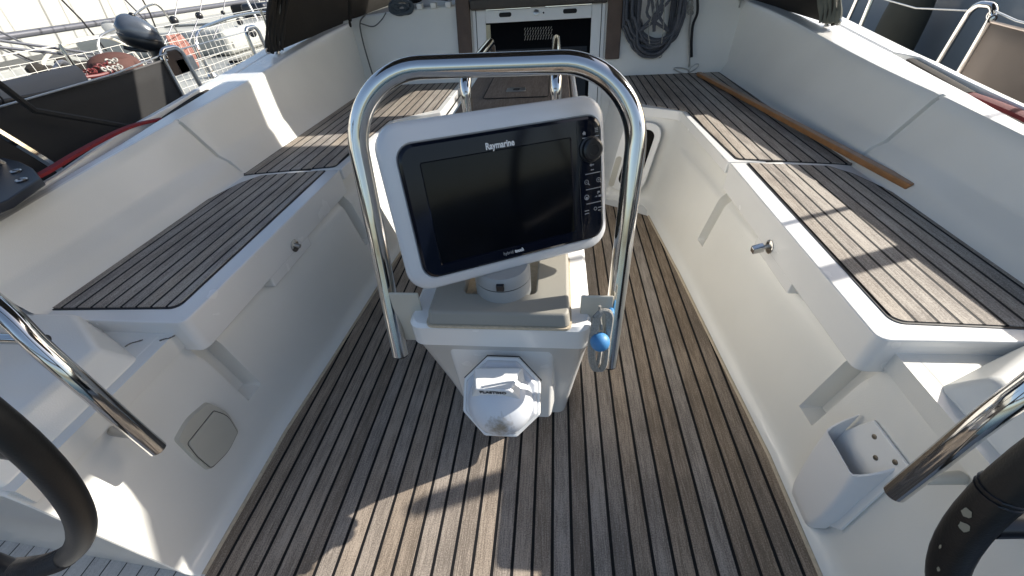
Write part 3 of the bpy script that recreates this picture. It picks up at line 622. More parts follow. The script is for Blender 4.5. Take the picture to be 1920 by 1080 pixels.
for x, z, w_ in ((.161, .079, .009), (.188, .0795, .009), (.176, .0185, .007), (.191, -.0585, .010), (.189, -.0645, .006), (.160, -.066, .010), (.160, -.060, .010)): poly([(x-w_/2, z), (x+w_/2, z), (x+w_/2, z-.0018), (x-w_/2, z-.0018)])
g.mk('button_symbols', TEXTG, disp)
g = G(); g.tube([fr(.146, .105), fr(.148, -.117)], .0006, 5); g.mk('panel_joint', BLACKP, disp)
# ------------------------------------------------------------------ lashed cord with blue ball
def rope(g, P_, r, n=7, sp=6, wob=0):
    q = spline(P_, sp)
    if wob: q = [p+Vector((random.uniform(-wob, wob), random.uniform(-wob, wob), random.uniform(-wob, wob))) for p in q]
    g.tube(q, r, n)
g = G()
for k in range(3):
    dx = .004*k
    rope(g, [(.190+dx, .545, .575), (.186+dx, .538, .50), (.196+dx, .55, .425), (.212+dx, .56, .40), (.222+dx*.5, .556, .43), (.222, .55, .50), (.222-dx, .55, .575), (.205, .552, .585), (.190+dx, .545, .575)], .0042)
rope(g, [(.200, .560, .59), (.203, .556, .56), (.206, .546, .54)], .003)
rope(g, [(.207, .545, .51), (.209, .55, .45), (.205, .556, .41)], .0038)
tagged(g.mk('cord_lashing', ROPEG), 'grey braided cord wound round the right foot of the hoop rail', 'cord')
g = G().ball((.2035, .531, .522), .0190, n=24); tagged(g.mk('toggle_ball', BLUE), 'bright blue plastic ball on the cord beside the right foot of the hoop rail', 'ball')
g = G().box(.222, .232, .572, .590, .51, .56); tagged(g.mk('blue_tape', BLUE, bevel=.003), 'scrap of blue tape on the right tube behind the ball', 'tape')
# ------------------------------------------------------------------ steering wheels
SC = (3.245, 3.285, 3.40, 3.49)
def wheel(s):
    ti, yw, r = .10, -.035, .43
    c0 = Vector((s*.95, .18, .717))
    ex = Vector((math.cos(yw), s*math.sin(yw), 0)); ez = Vector((-s*math.sin(yw)*math.sin(ti), math.cos(yw)*math.sin(ti), math.cos(ti))); n_ = ex.cross(ez)
    lab = ('left steering wheel with smooth black rim and braided cord binding' if s < 0 else 'right steering wheel with stitched black leather rim and pale scuffs')
    t = empty('yacht_helm', lab, 'helm', tuple(c0-Vector((0, 0, .43))))
    P_ = lambda a, rr=r: c0+rr*(math.cos(a)*ex+math.sin(a)*ez)
    G().tube([P_(2*PI*k/96) for k in range(96)], .0172, 18, closed=True).mk('rim', LEATHER, t, sharp=70)
    for k in range(5):
        a = (PI+.16 if s > 0 else -.10)+2*PI*k/5
        G().tube([P_(a, .03), P_(a, r-.055)], .0085, 14).mk('spoke', STEEL, t)
        G().tube([P_(a, r-.06), P_(a, r-.012)], [.0115, .014], 12).mk('spoke_boot', BLACKP, t)
    G().lathe([(.05, -.02), (.055, 0), (.05, .02), (.02, .035)], c0, -n_ if s > 0 else -n_, 24).mk('hub', STEEL, t)
    if s < 0:
        g = G()
        for k in range(46):
            a = -PI/2+.02+k*.0135; p = P_(a); td = (-math.sin(a)*ex+math.cos(a)*ez)
            g.torus(p, .0176, .0016, td+.35*(ex*math.cos(a)+ez*math.sin(a)), 14, 5)
        g.mk('cord_binding', LEATHB, t)
    else:
        g = G()
        for a in (3.165, 3.178): g.torus(P_(a), .0174, .0012, (-math.sin(a)*ex+math.cos(a)*ez), 18, 5)
        g.mk('leather_seam', BLACKP, t)
        for a, sh, sz, el_ in ((SC[0], -.35, .0062, .7), (SC[1], -.1, .0068, .6), (SC[2], -.5, .0045, .25), (SC[3], -.3, .005, .3)):
            td = (-math.sin(a)*ex+math.cos(a)*ez); p = P_(a)
            out = (Vector((.11, 0, 1.1))-p); out = (out-td*out.dot(td)).normalized(); sd = out.cross(td)
            out = (out*math.cos(sh)+sd*math.sin(sh)).normalized(); sd = out.cross(td)
            pts = []
            for q in [2*PI*i/12 for i in range(12)]:
                al = sz*math.cos(q)*random.uniform(.8, 1.15); la_ = sz*el_*math.sin(q)*random.uniform(.7, 1.15); th = la_/.0174
                pts.append(p+td*al+(out*math.cos(th)+sd*math.sin(th))*.0176)
            G().add(pts, [tuple(range(12))]).mk('rim_scuff', SCUFF, t)
for s in (-1, 1): wheel(s)
# ------------------------------------------------------------------ wheel guard tubes
for s in (-1, 1):
    t = empty('guard_tube', ('left' if s < 0 else 'right')+' slanting chrome grab tube in front of the '+('left' if s < 0 else 'right')+' steering wheel', 'grab rail', (s*.70, .35, .36), 'grab tubes by the steering wheels')
    pth = spline([(s*.699, .347, .362), (s*.702, .350, .46), (s*.709, .356, .57), (s*.737, .371, .65), (s*.782, .397, .715), (s*.90, .44, .80), (s*1.05, .48, .84), (s*1.2, .5, .85)], 8)
    G().tube(pth, .0155, 24).mk('tube', STEEL, t, sharp=60)
    G().tube([(s*.699, .347, .3615), (s*.699, .347, .3600)], .0140, 20).mk('end_cap', STEELB, t)
    G().tube([(s*.705, .352, .40), (s*.80, .368, .388)], [.0075, .011], 14).mk('standoff', BEIGE if s > 0 else STEELB, t)
    G().tube([(s*.885, .45, .573), (s*1.15, .43, .60)], .011, 14).mk('cross_tube', STEEL, t)
# ------------------------------------------------------------------ pocket holder (right wall) and socket cover (left wall)
def wallp(s, y, z, d=0):  # point on the aft side wall, d metres inboard of it
    bx = sole_x(y)+.034; return Vector((s*(bx+.165*max(0, z-.02)-d), y, z))
POCK = mat('pocket_white', (.72, .72, .72), .35, bump=(300, .05))
t = empty('winch_handle_pocket', 'open white plastic pocket screwed to the right footwell wall', 'holder', tuple(wallp(1, .47, .05)))
# back plate: corners y,z
bk = [(.523, .312), (.418, .318), (.385, .09), (.425, .03), (.50, .03), (.56, .17)]
v = [wallp(1, y, z, .001) for y, z in bk]+[wallp(1, y, z, .008) for y, z in bk]; k = len(bk)
G().add(v, [tuple(range(k)), tuple(range(2*k-1, k-1, -1))]+[(i, k+i, k+(i+1) % k, (i+1) % k) for i in range(k)]).mk('back_plate', GELW, t, bevel=.003)
def ring(z0, z1, ya, yb, dep, tilt=.0):
    pts = []
    for q in range(17):
        a = PI*q/16; ca = math.cos(a); yv = (ya+yb)/2+(yb-ya)/2*abs(ca)**.5*(1 if ca > 0 else -1); dv = dep*min(1, 1.35*math.sin(a))**.7
        pts.append((yv, dv))
    return pts
rowsO = []; rowsI = []
for z, ya, yb, dep in ((.012, .422, .488, .012), (.022, .412, .500, .020), (.05, .402, .512, .026), (.10, .402, .526, .031), (.17, .412, .540, .037), (.236, .426, .550, .042)):
    p = ring(0, 0, ya, yb, dep); rowsO.append([wallp(1, yv, z+(.055*(1-dv/dep) if z > .2 else 0), .006+dv) for yv, dv in p])
for z, ya, yb, dep in ((.237, .430, .546, .038), (.14, .43, .53, .032), (.08, .44, .52, .024)):
    p = ring(0, 0, ya, yb, dep); rowsI.append([wallp(1, yv, z+(.055*(1-dv/dep) if z > .2 else 0), .0085+dv) for yv, dv in p])
g = G().grid(rowsO+rowsI); g.f.append(tuple(range(16, -1, -1))); g.f.append(tuple((len(rowsO)+len(rowsI)-1)*17+i for i in range(17)))
g.mk('pocket_shell', POCK, t, sharp=45)
for y, z in ((.495, .293), (.462, .268), (.437, .300)):
    p = wallp(1, y, z, .008); sc_o = G().lathe([(.0055, 0), (.0052, .0015), (.003, .002)], p, (-1, 0, .15), 14).mk('screw', SCREW, t)
t = empty('shower_socket_cover', 'beige hinged plastic cover on the left footwell wall', 'cover', tuple(wallp(-1, .47, .19)))
def wplate(s, poly, d0, d1, top=None):
    top = top or poly; k = len(poly)
    v = [wallp(s, y, z, d0) for y, z in poly]+[wallp(s, y, z, d1) for y, z in top]
    return G().add(v, [tuple(range(k)), tuple(range(2*k-1, k-1, -1))]+[(i, k+i, k+(i+1) % k, (i+1) % k) for i in range(k)])
outl = rpoly([(.527, .258), (.540, .195), (.520, .128), (.465, .118), (.405, .134), (.408, .19), (.418, .262), (.47, .272)], [.012, .08, .012, .08, .012, .08, .012, .08], 5)
sc2 = lambda P_, k: [((y-.472)*k+.472, (z-.195)*k+.195) for y, z in P_]
wplate(-1, outl, 0, .010, sc2(outl, .97)).mk('base_plate', BEIGE, t)
lid_ = rpoly([(.505, .262), (.527, .195), (.512, .133), (.465, .124), (.414, .138), (.416, .19), (.428, .243), (.452, .243), (.455, .262)], [.006, .08, .01, .08, .01, .08, .004, .004, .004], 5)
lid2 = rpoly([(.518, .232), (.532, .19), (.515, .132), (.465, .122), (.411, .137), (.414, .19), (.424, .235)], [.006, .08, .01, .08, .01, .08, .008], 5)
wplate(-1, sc2(lid2, .985), .008, .0135, sc2(lid2, .97)).mk('hinged_lid', BEIGE, t, bevel=.001)
g = G(); g.tube([wallp(-1, y, z, .0105) for y, z in lid2], .0008, 5, closed=True); g.mk('lid_gap', DARKV, t)
# ------------------------------------------------------------------ long wooden stick on the right bench
g = G(); a = Vector((.985, 2.78, .502)); b_ = Vector((1.172, 1.195, .516)); d = (b_-a).normalized(); sd = d.cross(Vector((0, 0, 1))).normalized(); up = Vector((0, 0, 1))
hw, hh = .015, .010
v = []
for p, e in ((a, 0), (b_, .012)): v += [p-sd*hw-up*hh+d*0, p+sd*hw-up*hh+d*e*0, p+sd*hw+up*hh+d*e, p-sd*hw+up*hh-d*0]
g.add(v, [(0, 1, 2, 3), (7, 6, 5, 4), (0, 4, 5, 1), (1, 5, 6, 2), (2, 6, 7, 3), (3, 7, 4, 0)])
tagged(g.mk('wooden_batten', WOOD, bevel=.004), 'long varnished wooden batten lying along the back of the right bench', 'batten')
# ------------------------------------------------------------------ rope coil and tackle on the bulkhead
g = G()
def bo(x, z, d): return bpl(x, z, d)
cx0, ztop, zbot = .70, 1.0, .60
for k in range(19):
    w0 = random.uniform(.095, .175); zb = random.uniform(.585, .68); xo = random.uniform(-.012, .012)+.02*(zb-.6)/.08; d = random.uniform(.015, .075); lean = random.uniform(-.03, .03)
    P_ = []
    for j in range(15):
        a = PI*j/14
        P_.append(bo(cx0+xo+w0*math.cos(a)*(1+.08*math.sin(a*3+k))+.0, zb+(1-math.sin(a))*(.16 if j in range(3, 12) else .2)+(.25 if j in (0, 14) else 0), d+.006*math.sin(j*1.3+k)))
    P_ = [bo(cx0+xo+w0*1.0, 1.02, d)]+P_+[bo(cx0+xo-w0, 1.02, d)]
    rope(g, P_, .0082, 7, 3)
for k in range(7):
    x0 = random.uniform(-.12, .10); P_ = [bo(cx0+x0, 1.0, .08), bo(cx0+x0*.6+.02, .88, .088), bo(cx0+x0*.2+.03*math.sin(k), .80, .085), bo(cx0+.1*math.sin(k*2.1), .72, .07)]
    rope(g, P_, .0082, 7, 4)
tagged(g.mk('rope_coil', ROPED), 'coil of dark navy and grey rope hanging on the bulkhead right of the door', 'rope')
g = G()
for k in range(2):
    rope(g, [bo(.71+.03*k, 1.0, .10), bo(.69+.05*k, .86, .098), bo(.665+.085*k, .74, .09), bo(.66+.07*k+.02, .66, .085)], .0028, 6, 6, .0008)
rope(g, [bo(.745, .62, .07), bo(.752, .592, .03), bo(.762, .578, .02), bo(.772, .585, .02), bo(.768, .6, .03), bo(.757, .598, .03)], .002, 6, 5)
tagged(g.mk('tie_cord', ROPEG), 'thin pale cord tied round the dark rope coil', 'cord')
t = empty('rope_tackle', 'small rope tackle with snap hooks hanging down the bulkhead right of the coil', 'tackle', tuple(bpl(.955, .50)))
g = G(); rope(g, [bo(.918, .93, .05), bo(.93, .88, .055), bo(.945, .80, .05), bo(.930, .74, .045), bo(.935, .66, .04), bo(.95, .575, .035)], .008, 8, 6); g.mk('black_line', ROPEK, t)
g = G(); rope(g, [bo(.910, .90, .03), bo(.914, .80, .03), bo(.918, .70, .03), bo(.935, .60, .03), bo(.945, .53, .03)], .0055, 8, 8); g.mk('grey_line', ROPEG, t)
g = G()
for k in range(3): g.torus(bo(.90+.004*k, .845-.022*k, .04), .016, .0045, (.3, -1, .3+.3*k), 18, 7)
g.mk('top_knot', ROPEG, t)
def hook(c, rot, L_):
    g = G(); pts = []
    for k in range(18):
        a = 2*PI*k/18; pts.append((L_*math.cos(a), .013*math.sin(a)*(1+.3*math.cos(a))))
    q = [c+Vector((math.cos(rot)*x-math.sin(rot)*y, -.012, math.sin(rot)*x+math.cos(rot)*y)) for x, y in pts]
    g.tube(q, .0032, 8, closed=True); return g
hook(bpl(.905, .505), -.25, .05).mk('snap_hook', STEELB, t); hook(bpl(.975, .513), .7, .034).mk('snap_hook', STEELB, t)
g = G(); g.torus(bpl(.945, .53, .02), .009, .003, (1, 0, 0), 16, 6); g.mk('shackle', STEELB, t)
# rope tail and clutter on the left of the bulkhead
g = G(); rope(g, [(-1.085, 2.93, .885), (-1.135, 2.93, .84), (-1.14, 2.915, .74), (-1.125, 2.89, .62), (-1.11, 2.87, .545), (-1.10, 2.86, .52), (-1.06, 2.86, .528)], .0045, 8, 8)
rope(g, [(-1.135, 2.93, .84), (-1.05, 2.92, .82), (-.99, 2.93, .85), (-.96, 2.96, .885)], .0035, 7, 6)
tagged(g.mk('hanging_line', mat('thin_grey_line', (.12, .12, .115), .9)), 'thin grey line hanging down the left corner of the bulkhead', 'rope')
g = G()
for k in range(16):
    a0 = random.uniform(0, 6); R_ = random.uniform(.03, .062); c0 = Vector((-.865+random.uniform(-.02, .02), 2.99, .90+random.uniform(-.01, .02)))
    rope(g, [c0+Vector((R_*1.25*math.cos(a0+j*1.05), random.uniform(-.02, .02), R_*.6*math.sin(a0+j*1.05))) for j in range(8)], .005, 6, 4)
tagged(g.mk('rope_bundle', mat('blue_grey_rope', (.09, .11, .13), .9, bump=(600, 1), var=(250, .7))), 'small tangled bundle of blue grey rope on the left edge of the cabin top', 'rope')
g = G()
for k in range(14):
    y = 3.04+random.uniform(0, .12); rope(g, [(-.82+random.uniform(-.04, .04), y, .925), (-.72, y+random.uniform(-.03, .03), .945), (-.58, y, .93+random.uniform(0, .03)), (-.47, y+random.uniform(-.03, .03), .935)], .009, 7, 5, .002)
tagged(g.mk('line_bundle', ROPEK), 'black ropes lying along the cabin top left of the door', 'rope')
for x, lab in ((-.745, 'white rope clutch beside the tangled rope bundle'), (-.655, 'middle one of three white rope clutches on the cabin top edge'), (-.560, 'white rope clutch nearest the left brown post')):
    t = empty('rope_clutch', lab, 'rope clutch', (x, 2.985, .885), 'rope clutches on the cabin top edge')
    G().box(x-.017, x+.017, 2.975, 3.03, .89, .92).mk('clutch_body', GELW, t, bevel=.006, seg=3)
    G().tube([(x-.019, 2.985, .908), (x+.019, 2.985, .908)], .006, 10).mk('roller', BEIGE, t)
g = G().torus(bpl(1.192, .825, .015), .014, .004, (1, -.3, 0), 16, 8); g.box(1.18, 1.205, 2.955, 2.975, .84, .87)
tagged(g.mk('pad_eye', STEELB), 'small steel pad eye at the top right corner of the bulkhead', 'fitting')
# ------------------------------------------------------------------ sprayhood
def dodger():
    t = empty('sprayhood', 'dark brown canvas sprayhood with clear windows over the cabin entrance', 'sprayhood', (0, 3.2, .85))
    na = 40; ny = 14; V = []
    for j in range(ny+1):
        q = j/ny; row = []
        for i in range(na+1):
            a = PI*i/na
            cx = math.cos(a); sx = math.sin(a)
            px = abs(cx)**.62*(1 if cx > 0 else -1); pz = sx**.62
            zb = lerp(.812, .93, q)-.02; hh = lerp(.86, .10, q**1.7)
            xb = lerp(1.37, 1.12, q); yb = lerp(2.26, 4.2, q)
            y = yb+(lerp(.42, 0, q))*min(1, pz*1.1)*(1-.2*pz)
            row.append(Vector((xb*px*(1-.10*pz), y, zb+hh*pz)))
        V.append(row)
    g = G(); w1 = G()
    def iswin(i, j):
        if 2 <= j <= 7 and (3 <= i <= 12 or na-13 <= i <= na-4): return True
        if 9 <= j <= 12 and (8 <= i <= 17 or 22 <= i <= 31): return True
        return False
    n = na+1
    fa = []; fb = []
    for j in range(ny):
        for i in range(na):
            q = (j*n+i, j*n+i+1, (j+1)*n+i+1, (j+1)*n+i); (fb if iswin(i, j) else fa).append(q)
    vv = [p for r in V for p in r]
    mk('canvas', vv, fa, CANVAS, t, solid=.006, sharp=60)
    mk('window', vv, fb, CLEARV, t, sharp=60)
    G().tube(V[0], .013, 8).mk('hem_roll', CANVAS, t)
    G().tube([p+Vector((0, .05, -.012)) for p in V[0]], .011, 10).mk('frame_hoop', STEELB, t)
    # loose folds at the aft corners
    for s in (-1, 1):
        g = G()
        for k in range(5):
            x = s*(1.372-.012*k); g.tube(spline([(x, 2.245+.012*k, .80), (x-s*.004, 2.27+.015*k, .86), (x-s*.02, 2.32+.02*k, .94), (x-s*.05, 2.40+.02*k, 1.05)], 5), [.010+.004*math.sin(i*.7+k) for i in range(16)], 8)
        g.mk('canvas_fold', CANVAS if s < 0 else CLOTHG, t)
        G().torus((s*1.372, 2.24, .805), .011, .0035, (s, .4, 0), 16, 7).mk('snap_ring', STEELB, t)
dodger()
# strap on the left
g = G(); rope(g, [(-1.06, 2.8, 1.1), (-1.10, 2.80, .98), (-1.165, 2.86, .865)], .012, 8, 5); g.torus((-1.175, 2.87, .845), .014, .005, (1, .2, 0), 16, 8)
tagged(g.mk('hood_strap', CANVAS), 'dark canvas strap with a ring hooked at the left corner of the bulkhead', 'strap')
# ------------------------------------------------------------------ canopy added overhead, unseen, to throw shade over the left side
t = empty('sun_blocker', 'unseen dark panels added above the cockpit to block the sun', 'blocker', (1.5, 1.7, 2.0))
G().grid([[(lerp(.62, 2.38, i/24), lerp(1.205 if lerp(.62, 2.38, i/24) < 1.84 else 1.42, 2.70, j/10), 2.0+.03*math.sin(PI*j/10)) for j in range(11)] for i in range(25)]).mk('blocker_cloth', BLOCKM, t, solid=.004)
G().grid([[(lerp(-1.3, .62, i/8), lerp(.55, 2.62, j/8), 2.0+.03*math.sin(PI*j/8)) for j in range(9)] for i in range(9)]).mk('blocker_strip', BLOCKM, t, solid=.004)  # added panel that darkens the reflection along the hoop rail top
G().grid([[(lerp(.95, 2.70, i/6), lerp(.0, 1.22, j/8), 2.0+.02*math.sin(PI*j/8)) for j in range(9)] for i in range(7)]).mk('blocker_flap', BLOCKM, t, solid=.004)  # added panel that limits the sun patch by the left wheel
G().tube(fillet([(1.93, 1.50, .33), (1.93, 1.50, 1.90), (1.5, 1.50, 2.0)], .15), .010, 12).mk('shadow_pole', STEELB, t)  # added pole, there to cast a thin shadow bar on the bench
t = empty('shadow_post', 'unseen thick steel post added on the right side deck to cast a shadow bar', 'post', (1.93, 1.27, .33))  # added out of view to cast the wide shadow bar on the bench
G().lathe([(.028, 0), (.028, 1.02), (.022, 1.05), (.008, 1.06)], (1.93, 1.27, .31), (0, 0, 1), 18).mk('post_tube', STEELB, t)
G().lathe([(.05, 0), (.05, .006), (.03, .02)], (1.93, 1.27, .308), (0, 0, 1), 18).mk('post_foot', STEELB, t)
# ------------------------------------------------------------------ stanchion hoops, lifelines, weather cloths
def hoop(s, x, ya, yb, zt, lab, grp):
    t = empty('stanchion_hoop', lab, 'stanchion', (s*x, (ya+yb)/2, .33), grp)
    zm = zt
    ymid = (ya+yb)/2
    pth = fillet([(s*x, ya, .33), (s*(x+.01), lerp(ya, ymid, .25), zm), (s*(x+.01), lerp(yb, ymid, .25), zm), (s*x, yb, .33)], [.045, .045], 8)
    G().tube(pth, .0125, 14).mk('hoop_tube', STEEL, t, sharp=60)
    for y in (ya, yb): G().lathe([(.03, 0), (.03, .005), (.018, .015)], (s*x, y, .325), (0, 0, 1), 16).mk('foot', STEEL, t)
    e = G().torus((s*(x+.01), ymid-.05, zm-.03), .014, .004, (1, 0, 0), 14, 7).mk('wire_eye', STEEL, t)
    return t
gp = 'hoop stanchions along the deck edge'
hoop(-1, 1.86, 2.10, 2.28, .845, 'chrome hoop stanchion at the forward end of the black cloth on the left deck', gp)
hoop(-1, 1.93, 2.92, 3.10, .845, 'chrome hoop stanchion close to the sprayhood on the left deck', gp)
hoop(1, 1.90, 2.12, 2.28, .845, 'chrome hoop stanchion beside the taupe cloth on the right deck', gp)
hoop(1, 1.95, 3.02, 3.20, .845, 'chrome hoop stanchion nearest the sprayhood on the right deck', gp)
def line(name, P_, r, m, lab, cat, grp=None):
    g = G().tube([Vector(p) for p in P_], r, 7); o = g.mk(name, m); tagged(o, lab, cat, grp); return o
line('lifeline_wire', [(1.91, 2.25, .82), (1.92, 2.6, .80), (1.96, 3.05, .82)], .0035, WIRE, 'lifeline wire strung between the two right hoop stanchions', 'wire')
line('lifeline_wire', [(1.91, 2.15, .83), (1.80, 1.9, .825), (1.70, 1.2, .80), (1.6, .6, .80)], .0035, WIRE, 'lifeline wire along the top of the taupe cloth at right', 'wire')
line('lifeline_wire', [(-1.86, 2.15, .83), (-1.78, 1.75, .815), (-1.68, 1.3, .825), (-1.55, .7, .84)], .0035, WIRE, 'lifeline wire laced above the black cloth at left', 'wire')
line('lifeline_wire', [(-1.87, 2.25, .83), (-1.93, 2.95, .83)], .0035, WIRE, 'lifeline wire between the two left hoop stanchions', 'wire')
def cloth(s, P0, P1, ztop0, ztop1, zbot, m, lab, name='weather_cloth', nfold=3, cord=True):
    t = empty(name, lab, 'weather cloth', (s*P0[0], P0[1], zbot))
    rows = []; nx = 26
    for j in range(9):
        q = j/8; row = []
        for i in range(nx+1):
            u_ = i/nx; x = lerp(P0[0], P1[0], u_); y = lerp(P0[1], P1[1], u_); zt = lerp(ztop0, ztop1, u_)-.012*abs(math.sin(u_*PI*nfold))
            row.append((s*(x+.008*math.sin(u_*17+q*2)*q), y, lerp(zt, zbot, q)))
        rows.append(row)
    cl = G().grid(rows).mk('cloth_panel', m, t, solid=.003, sharp=80)
    if cord:
        g = G(); g.tube([Vector(p)+Vector((0, 0, .004)) for p in rows[0]], .005, 6); g.tube([Vector(r[0])-Vector((s*.004, 0, 0)) for r in rows], .0045, 6)
        g.mk('hem_cord', mat('hem_'+m.name, tuple(min(1, c*4.5) for c in m.node_tree.nodes['Principled BSDF'].inputs[0].default_value[:3]), .8), t)
        for k in range(nfold+1):
            p = Vector(rows[0][int(nx*(k)/nfold) if k < nfold else nx]); G().torus(p+Vector((0, 0, .012)), .012, .003, (.2, 1, 0), 12, 5).mk('lacing_loop', ROPEK, t)
    return t
cloth(-1, (1.83, 2.07), (1.30, -1.5), .805, .92, .30, CLOTHL, 'charcoal black weather cloth laced to the left lifeline', nfold=4)
cloth(1, (1.85, 2.06), (1.35, -1.5), .80, .80, .30, CLOTHR, 'taupe brown weather cloth on the right lifeline beside the hoop stanchion')
# pale stripe of sunlight comes from gaps; loose strap hanging over the cloth
line('shroud_line', [(-1.62, 1.15, 1.05), (-1.62, 1.25, .80), (-1.60, 1.55, .64), (-1.585, 1.66, .60)], .011, CLOTHL, 'dark strap slanting down across the black cloth', 'strap')
line('pushpit_tube', [(-1.60, 1.02, .95), (-1.56, 1.12, .70), (-1.53, 1.17, .55)], .0135, STEEL, 'chrome pushpit tube slanting behind the left coaming at the picture edge', 'rail')
line('pushpit_tube', [(-1.50, .92, .86), (-1.50, 1.0, .70), (-1.50, 1.05, .60)], .009, STEELB, 'thin dull pushpit tube left of the brighter chrome one', 'rail')
t = empty('mooring_bracket', 'navy blue board with three steel eyelets at the left edge on the coaming', 'bracket', (-1.4, .9, .70))
pl_ = [(-1.60, .80), (-1.56, 1.04), (-1.46, 1.005), (-1.36, .955), (-1.255, .885), (-1.20, .76), (-1.21, .66)]
G().prism(pl_, .70, .722).mk('board', NAVY, t, bevel=.004)
g = G()
for x, y in ((-1.49, .955), (-1.375, .925), (-1.285, .865)): g.torus((x, y, .725), .010, .0032, (0, 0, 1), 16, 7)
g.mk('eyelet', STEELB, t)
# ------------------------------------------------------------------ outboard motor on its wooden pad
t = empty('outboard_motor', 'dark blue grey outboard motor clamped upright beyond the black cloth', 'outboard motor', (-2.0, 2.3, .6))
OC = Vector((-1.985, 2.185, .918))
rows = []
axd = Vector((.72, .50, -.42)).normalized(); sdv = axd.cross(Vector((0, 0, 1))).normalized(); upv = sdv.cross(axd)
for i in range(13):
    q = i/12; L_ = lerp(-.092, .092, q); e = max(0, 1-abs(2*q-1)**2.2)**.5
    hgt = e*lerp(.088, .056, q); wd = e*lerp(.07, .05, q)
    rows.append([OC+axd*L_+sdv*wd*math.cos(a)+upv*(hgt*math.sin(a)*(1 if math.sin(a) > 0 else .55)) for a in [2*PI*k/20 for k in range(20)]])
G().grid(rows, True).mk('cowl', COWL, t, sharp=60)
rows = []
for i in range(13):
    q = i/12; L_ = lerp(-.085, .105, q); e = max(0, 1-abs(2*q-1)**2.6)**.5
    rows.append([OC-upv*.028+axd*L_+sdv*e*.054*math.cos(a)+upv*(e*.046*math.sin(a)) for a in [2*PI*k/20 for k in range(20)]])
G().grid(rows, True).mk('lower_cowl', BLACKP, t, sharp=60)
G().ball(OC-axd*.02+upv*.07, .014).mk('filler_cap', BLACKP, t)
G().tube([OC+axd*.06-upv*.04, OC+axd*.09-upv*.14, OC+axd*.10-upv*.55], [.035, .028, .02], 12).mk('shaft', BLACKP, t)
G().tube([OC+axd*.03-upv*.07, OC-axd*.03-upv*.085, OC-axd*.06-upv*.085], .010, 10).mk('tiller', BLACKP, t)
G().box(-1.93, -1.90, 2.22, 2.36, .72, .79).mk('clamp', STEELB, t, bevel=.006)
tx_m = Matrix.Translation(OC+axd*.05+sdv*.05+upv*.02)
t = G().box(-1.925, -1.90, 2.16, 2.31, .72, .83).mk('motor_pad', POSTW, bevel=.006); tagged(t, 'weathered wooden board the outboard motor is clamped to', 'board')
# ------------------------------------------------------------------ neighbouring boat on the left
t = empty('moored_sailboat', 'white neighbouring sailboat with cluttered foredeck seen past the left rail', 'sailboat', (-4.9, 5, -.6))
G().add([(-2.75, -3, .28), (-2.75, 13, .36), (-7.2, 13, .36), (-7.2, -3, .28), (-2.85, -3, -.7), (-2.85, 13, -.7), (-7.1, 13, -.7), (-7.1, -3, -.7)],
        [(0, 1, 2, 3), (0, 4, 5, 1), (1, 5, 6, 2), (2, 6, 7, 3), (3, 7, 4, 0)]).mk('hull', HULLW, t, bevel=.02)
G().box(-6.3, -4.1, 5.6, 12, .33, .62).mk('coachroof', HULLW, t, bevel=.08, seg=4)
G().box(-6.0, -4.6, 2.2, 3.6, .30, .42).mk('anchor_locker', HULLW, t, bevel=.04, seg=3)
hb = G().prism([(-3.75, 5.0), (-3.35, 5.0), (-3.35, 5.45), (-3.75, 5.45)], .335, .36).mk('deck_hatch', GLASSD, t, bevel=.01)
G().prism([(-5.5, 6.3), (-4.7, 6.3), (-4.7, 7.0), (-5.5, 7.0)], .62, .65).mk('roof_hatch', HULLW, t, bevel=.02)
G().tube([(-2.82, -3, .335), (-2.82, 13, .405)], .02, 8).mk('toe_rail', mat('bleached_teak', (.42, .33, .2), .7), t)
for x, y, r, h, m_ in ((-3.5, 4.35, .06, .10, STEEL), (-5.6, 4.4, .05, .09, BLACKP)):
    w_ = G().lathe([(r, 0), (r*.75, h*.3), (r*.7, h*.7), (r*.95, h)], (x, y, .33), (0, 0, 1), 20).mk('winch', m_, t)
# pulpit hoops of the neighbour
def arc(P_, r, m_, nm): return G().tube(spline(P_, 8), r, 8).mk(nm, m_, t)
arc([(-3.7, 3.5, .33), (-3.72, 3.55, .74), (-3.85, 4.0, .83), (-4.3, 4.9, .93), (-4.5, 5.3, .86), (-4.52, 5.4, .4)], .010, STEELB, 'pulpit_rail')
arc([(-2.95, 3.7, .33), (-2.96, 3.72, .72), (-3.1, 4.3, .80), (-3.2, 5.1, .80), (-3.2, 5.35, .72), (-3.2, 5.4, .35)], .013, STEEL, 'pulpit_rail')
arc([(-4.2, 3.3, .33), (-4.2, 3.4, .62), (-4.2, 3.7, .74), (-4.2, 4.1, .74), (-4.2, 4.3, .6), (-4.2, 4.35, .33)], .014, BEIGE, 'grab_hoop')
arc([(-2.85, 2.2, .33), (-2.86, 2.25, .60), (-2.95, 2.45, .72), (-3.1, 2.7, .72), (-3.15, 2.8, .33)], .012, GREYPOLE, 'grab_hoop')
for y in (2.5, 4.6, 6.4): G().tube([(-2.84, y, .33), (-2.84, y, .86)], .011, 8).mk('stanchion', STEEL, t)
for z_ in (.85, .60): G().tube([(-2.84, .5, z_), (-2.84, 9, z_+.02)], .0035, 6).mk('lifeline', WIRE, t)
# clutter: round blocks, coils, wheel discs
for i, (x, y, z_, r) in enumerate(((-4.6, 4.6, .78, .06), (-4.75, 4.95, .76, .06), (-3.6, 5.9, .75, .035), (-3.9, 6.5, .80, .035), (-3.3, 5.0, .62, .04), (-4.1, 6.0, .66, .04))):
    G().lathe([(r*.6, 0), (r, r*.2), (r, r*.45), (r*.6, r*.6)], (x, y, z_), (.7, -.7, .2), 20).mk('deck_block', GREYP if i < 2 else BLACKP, t)
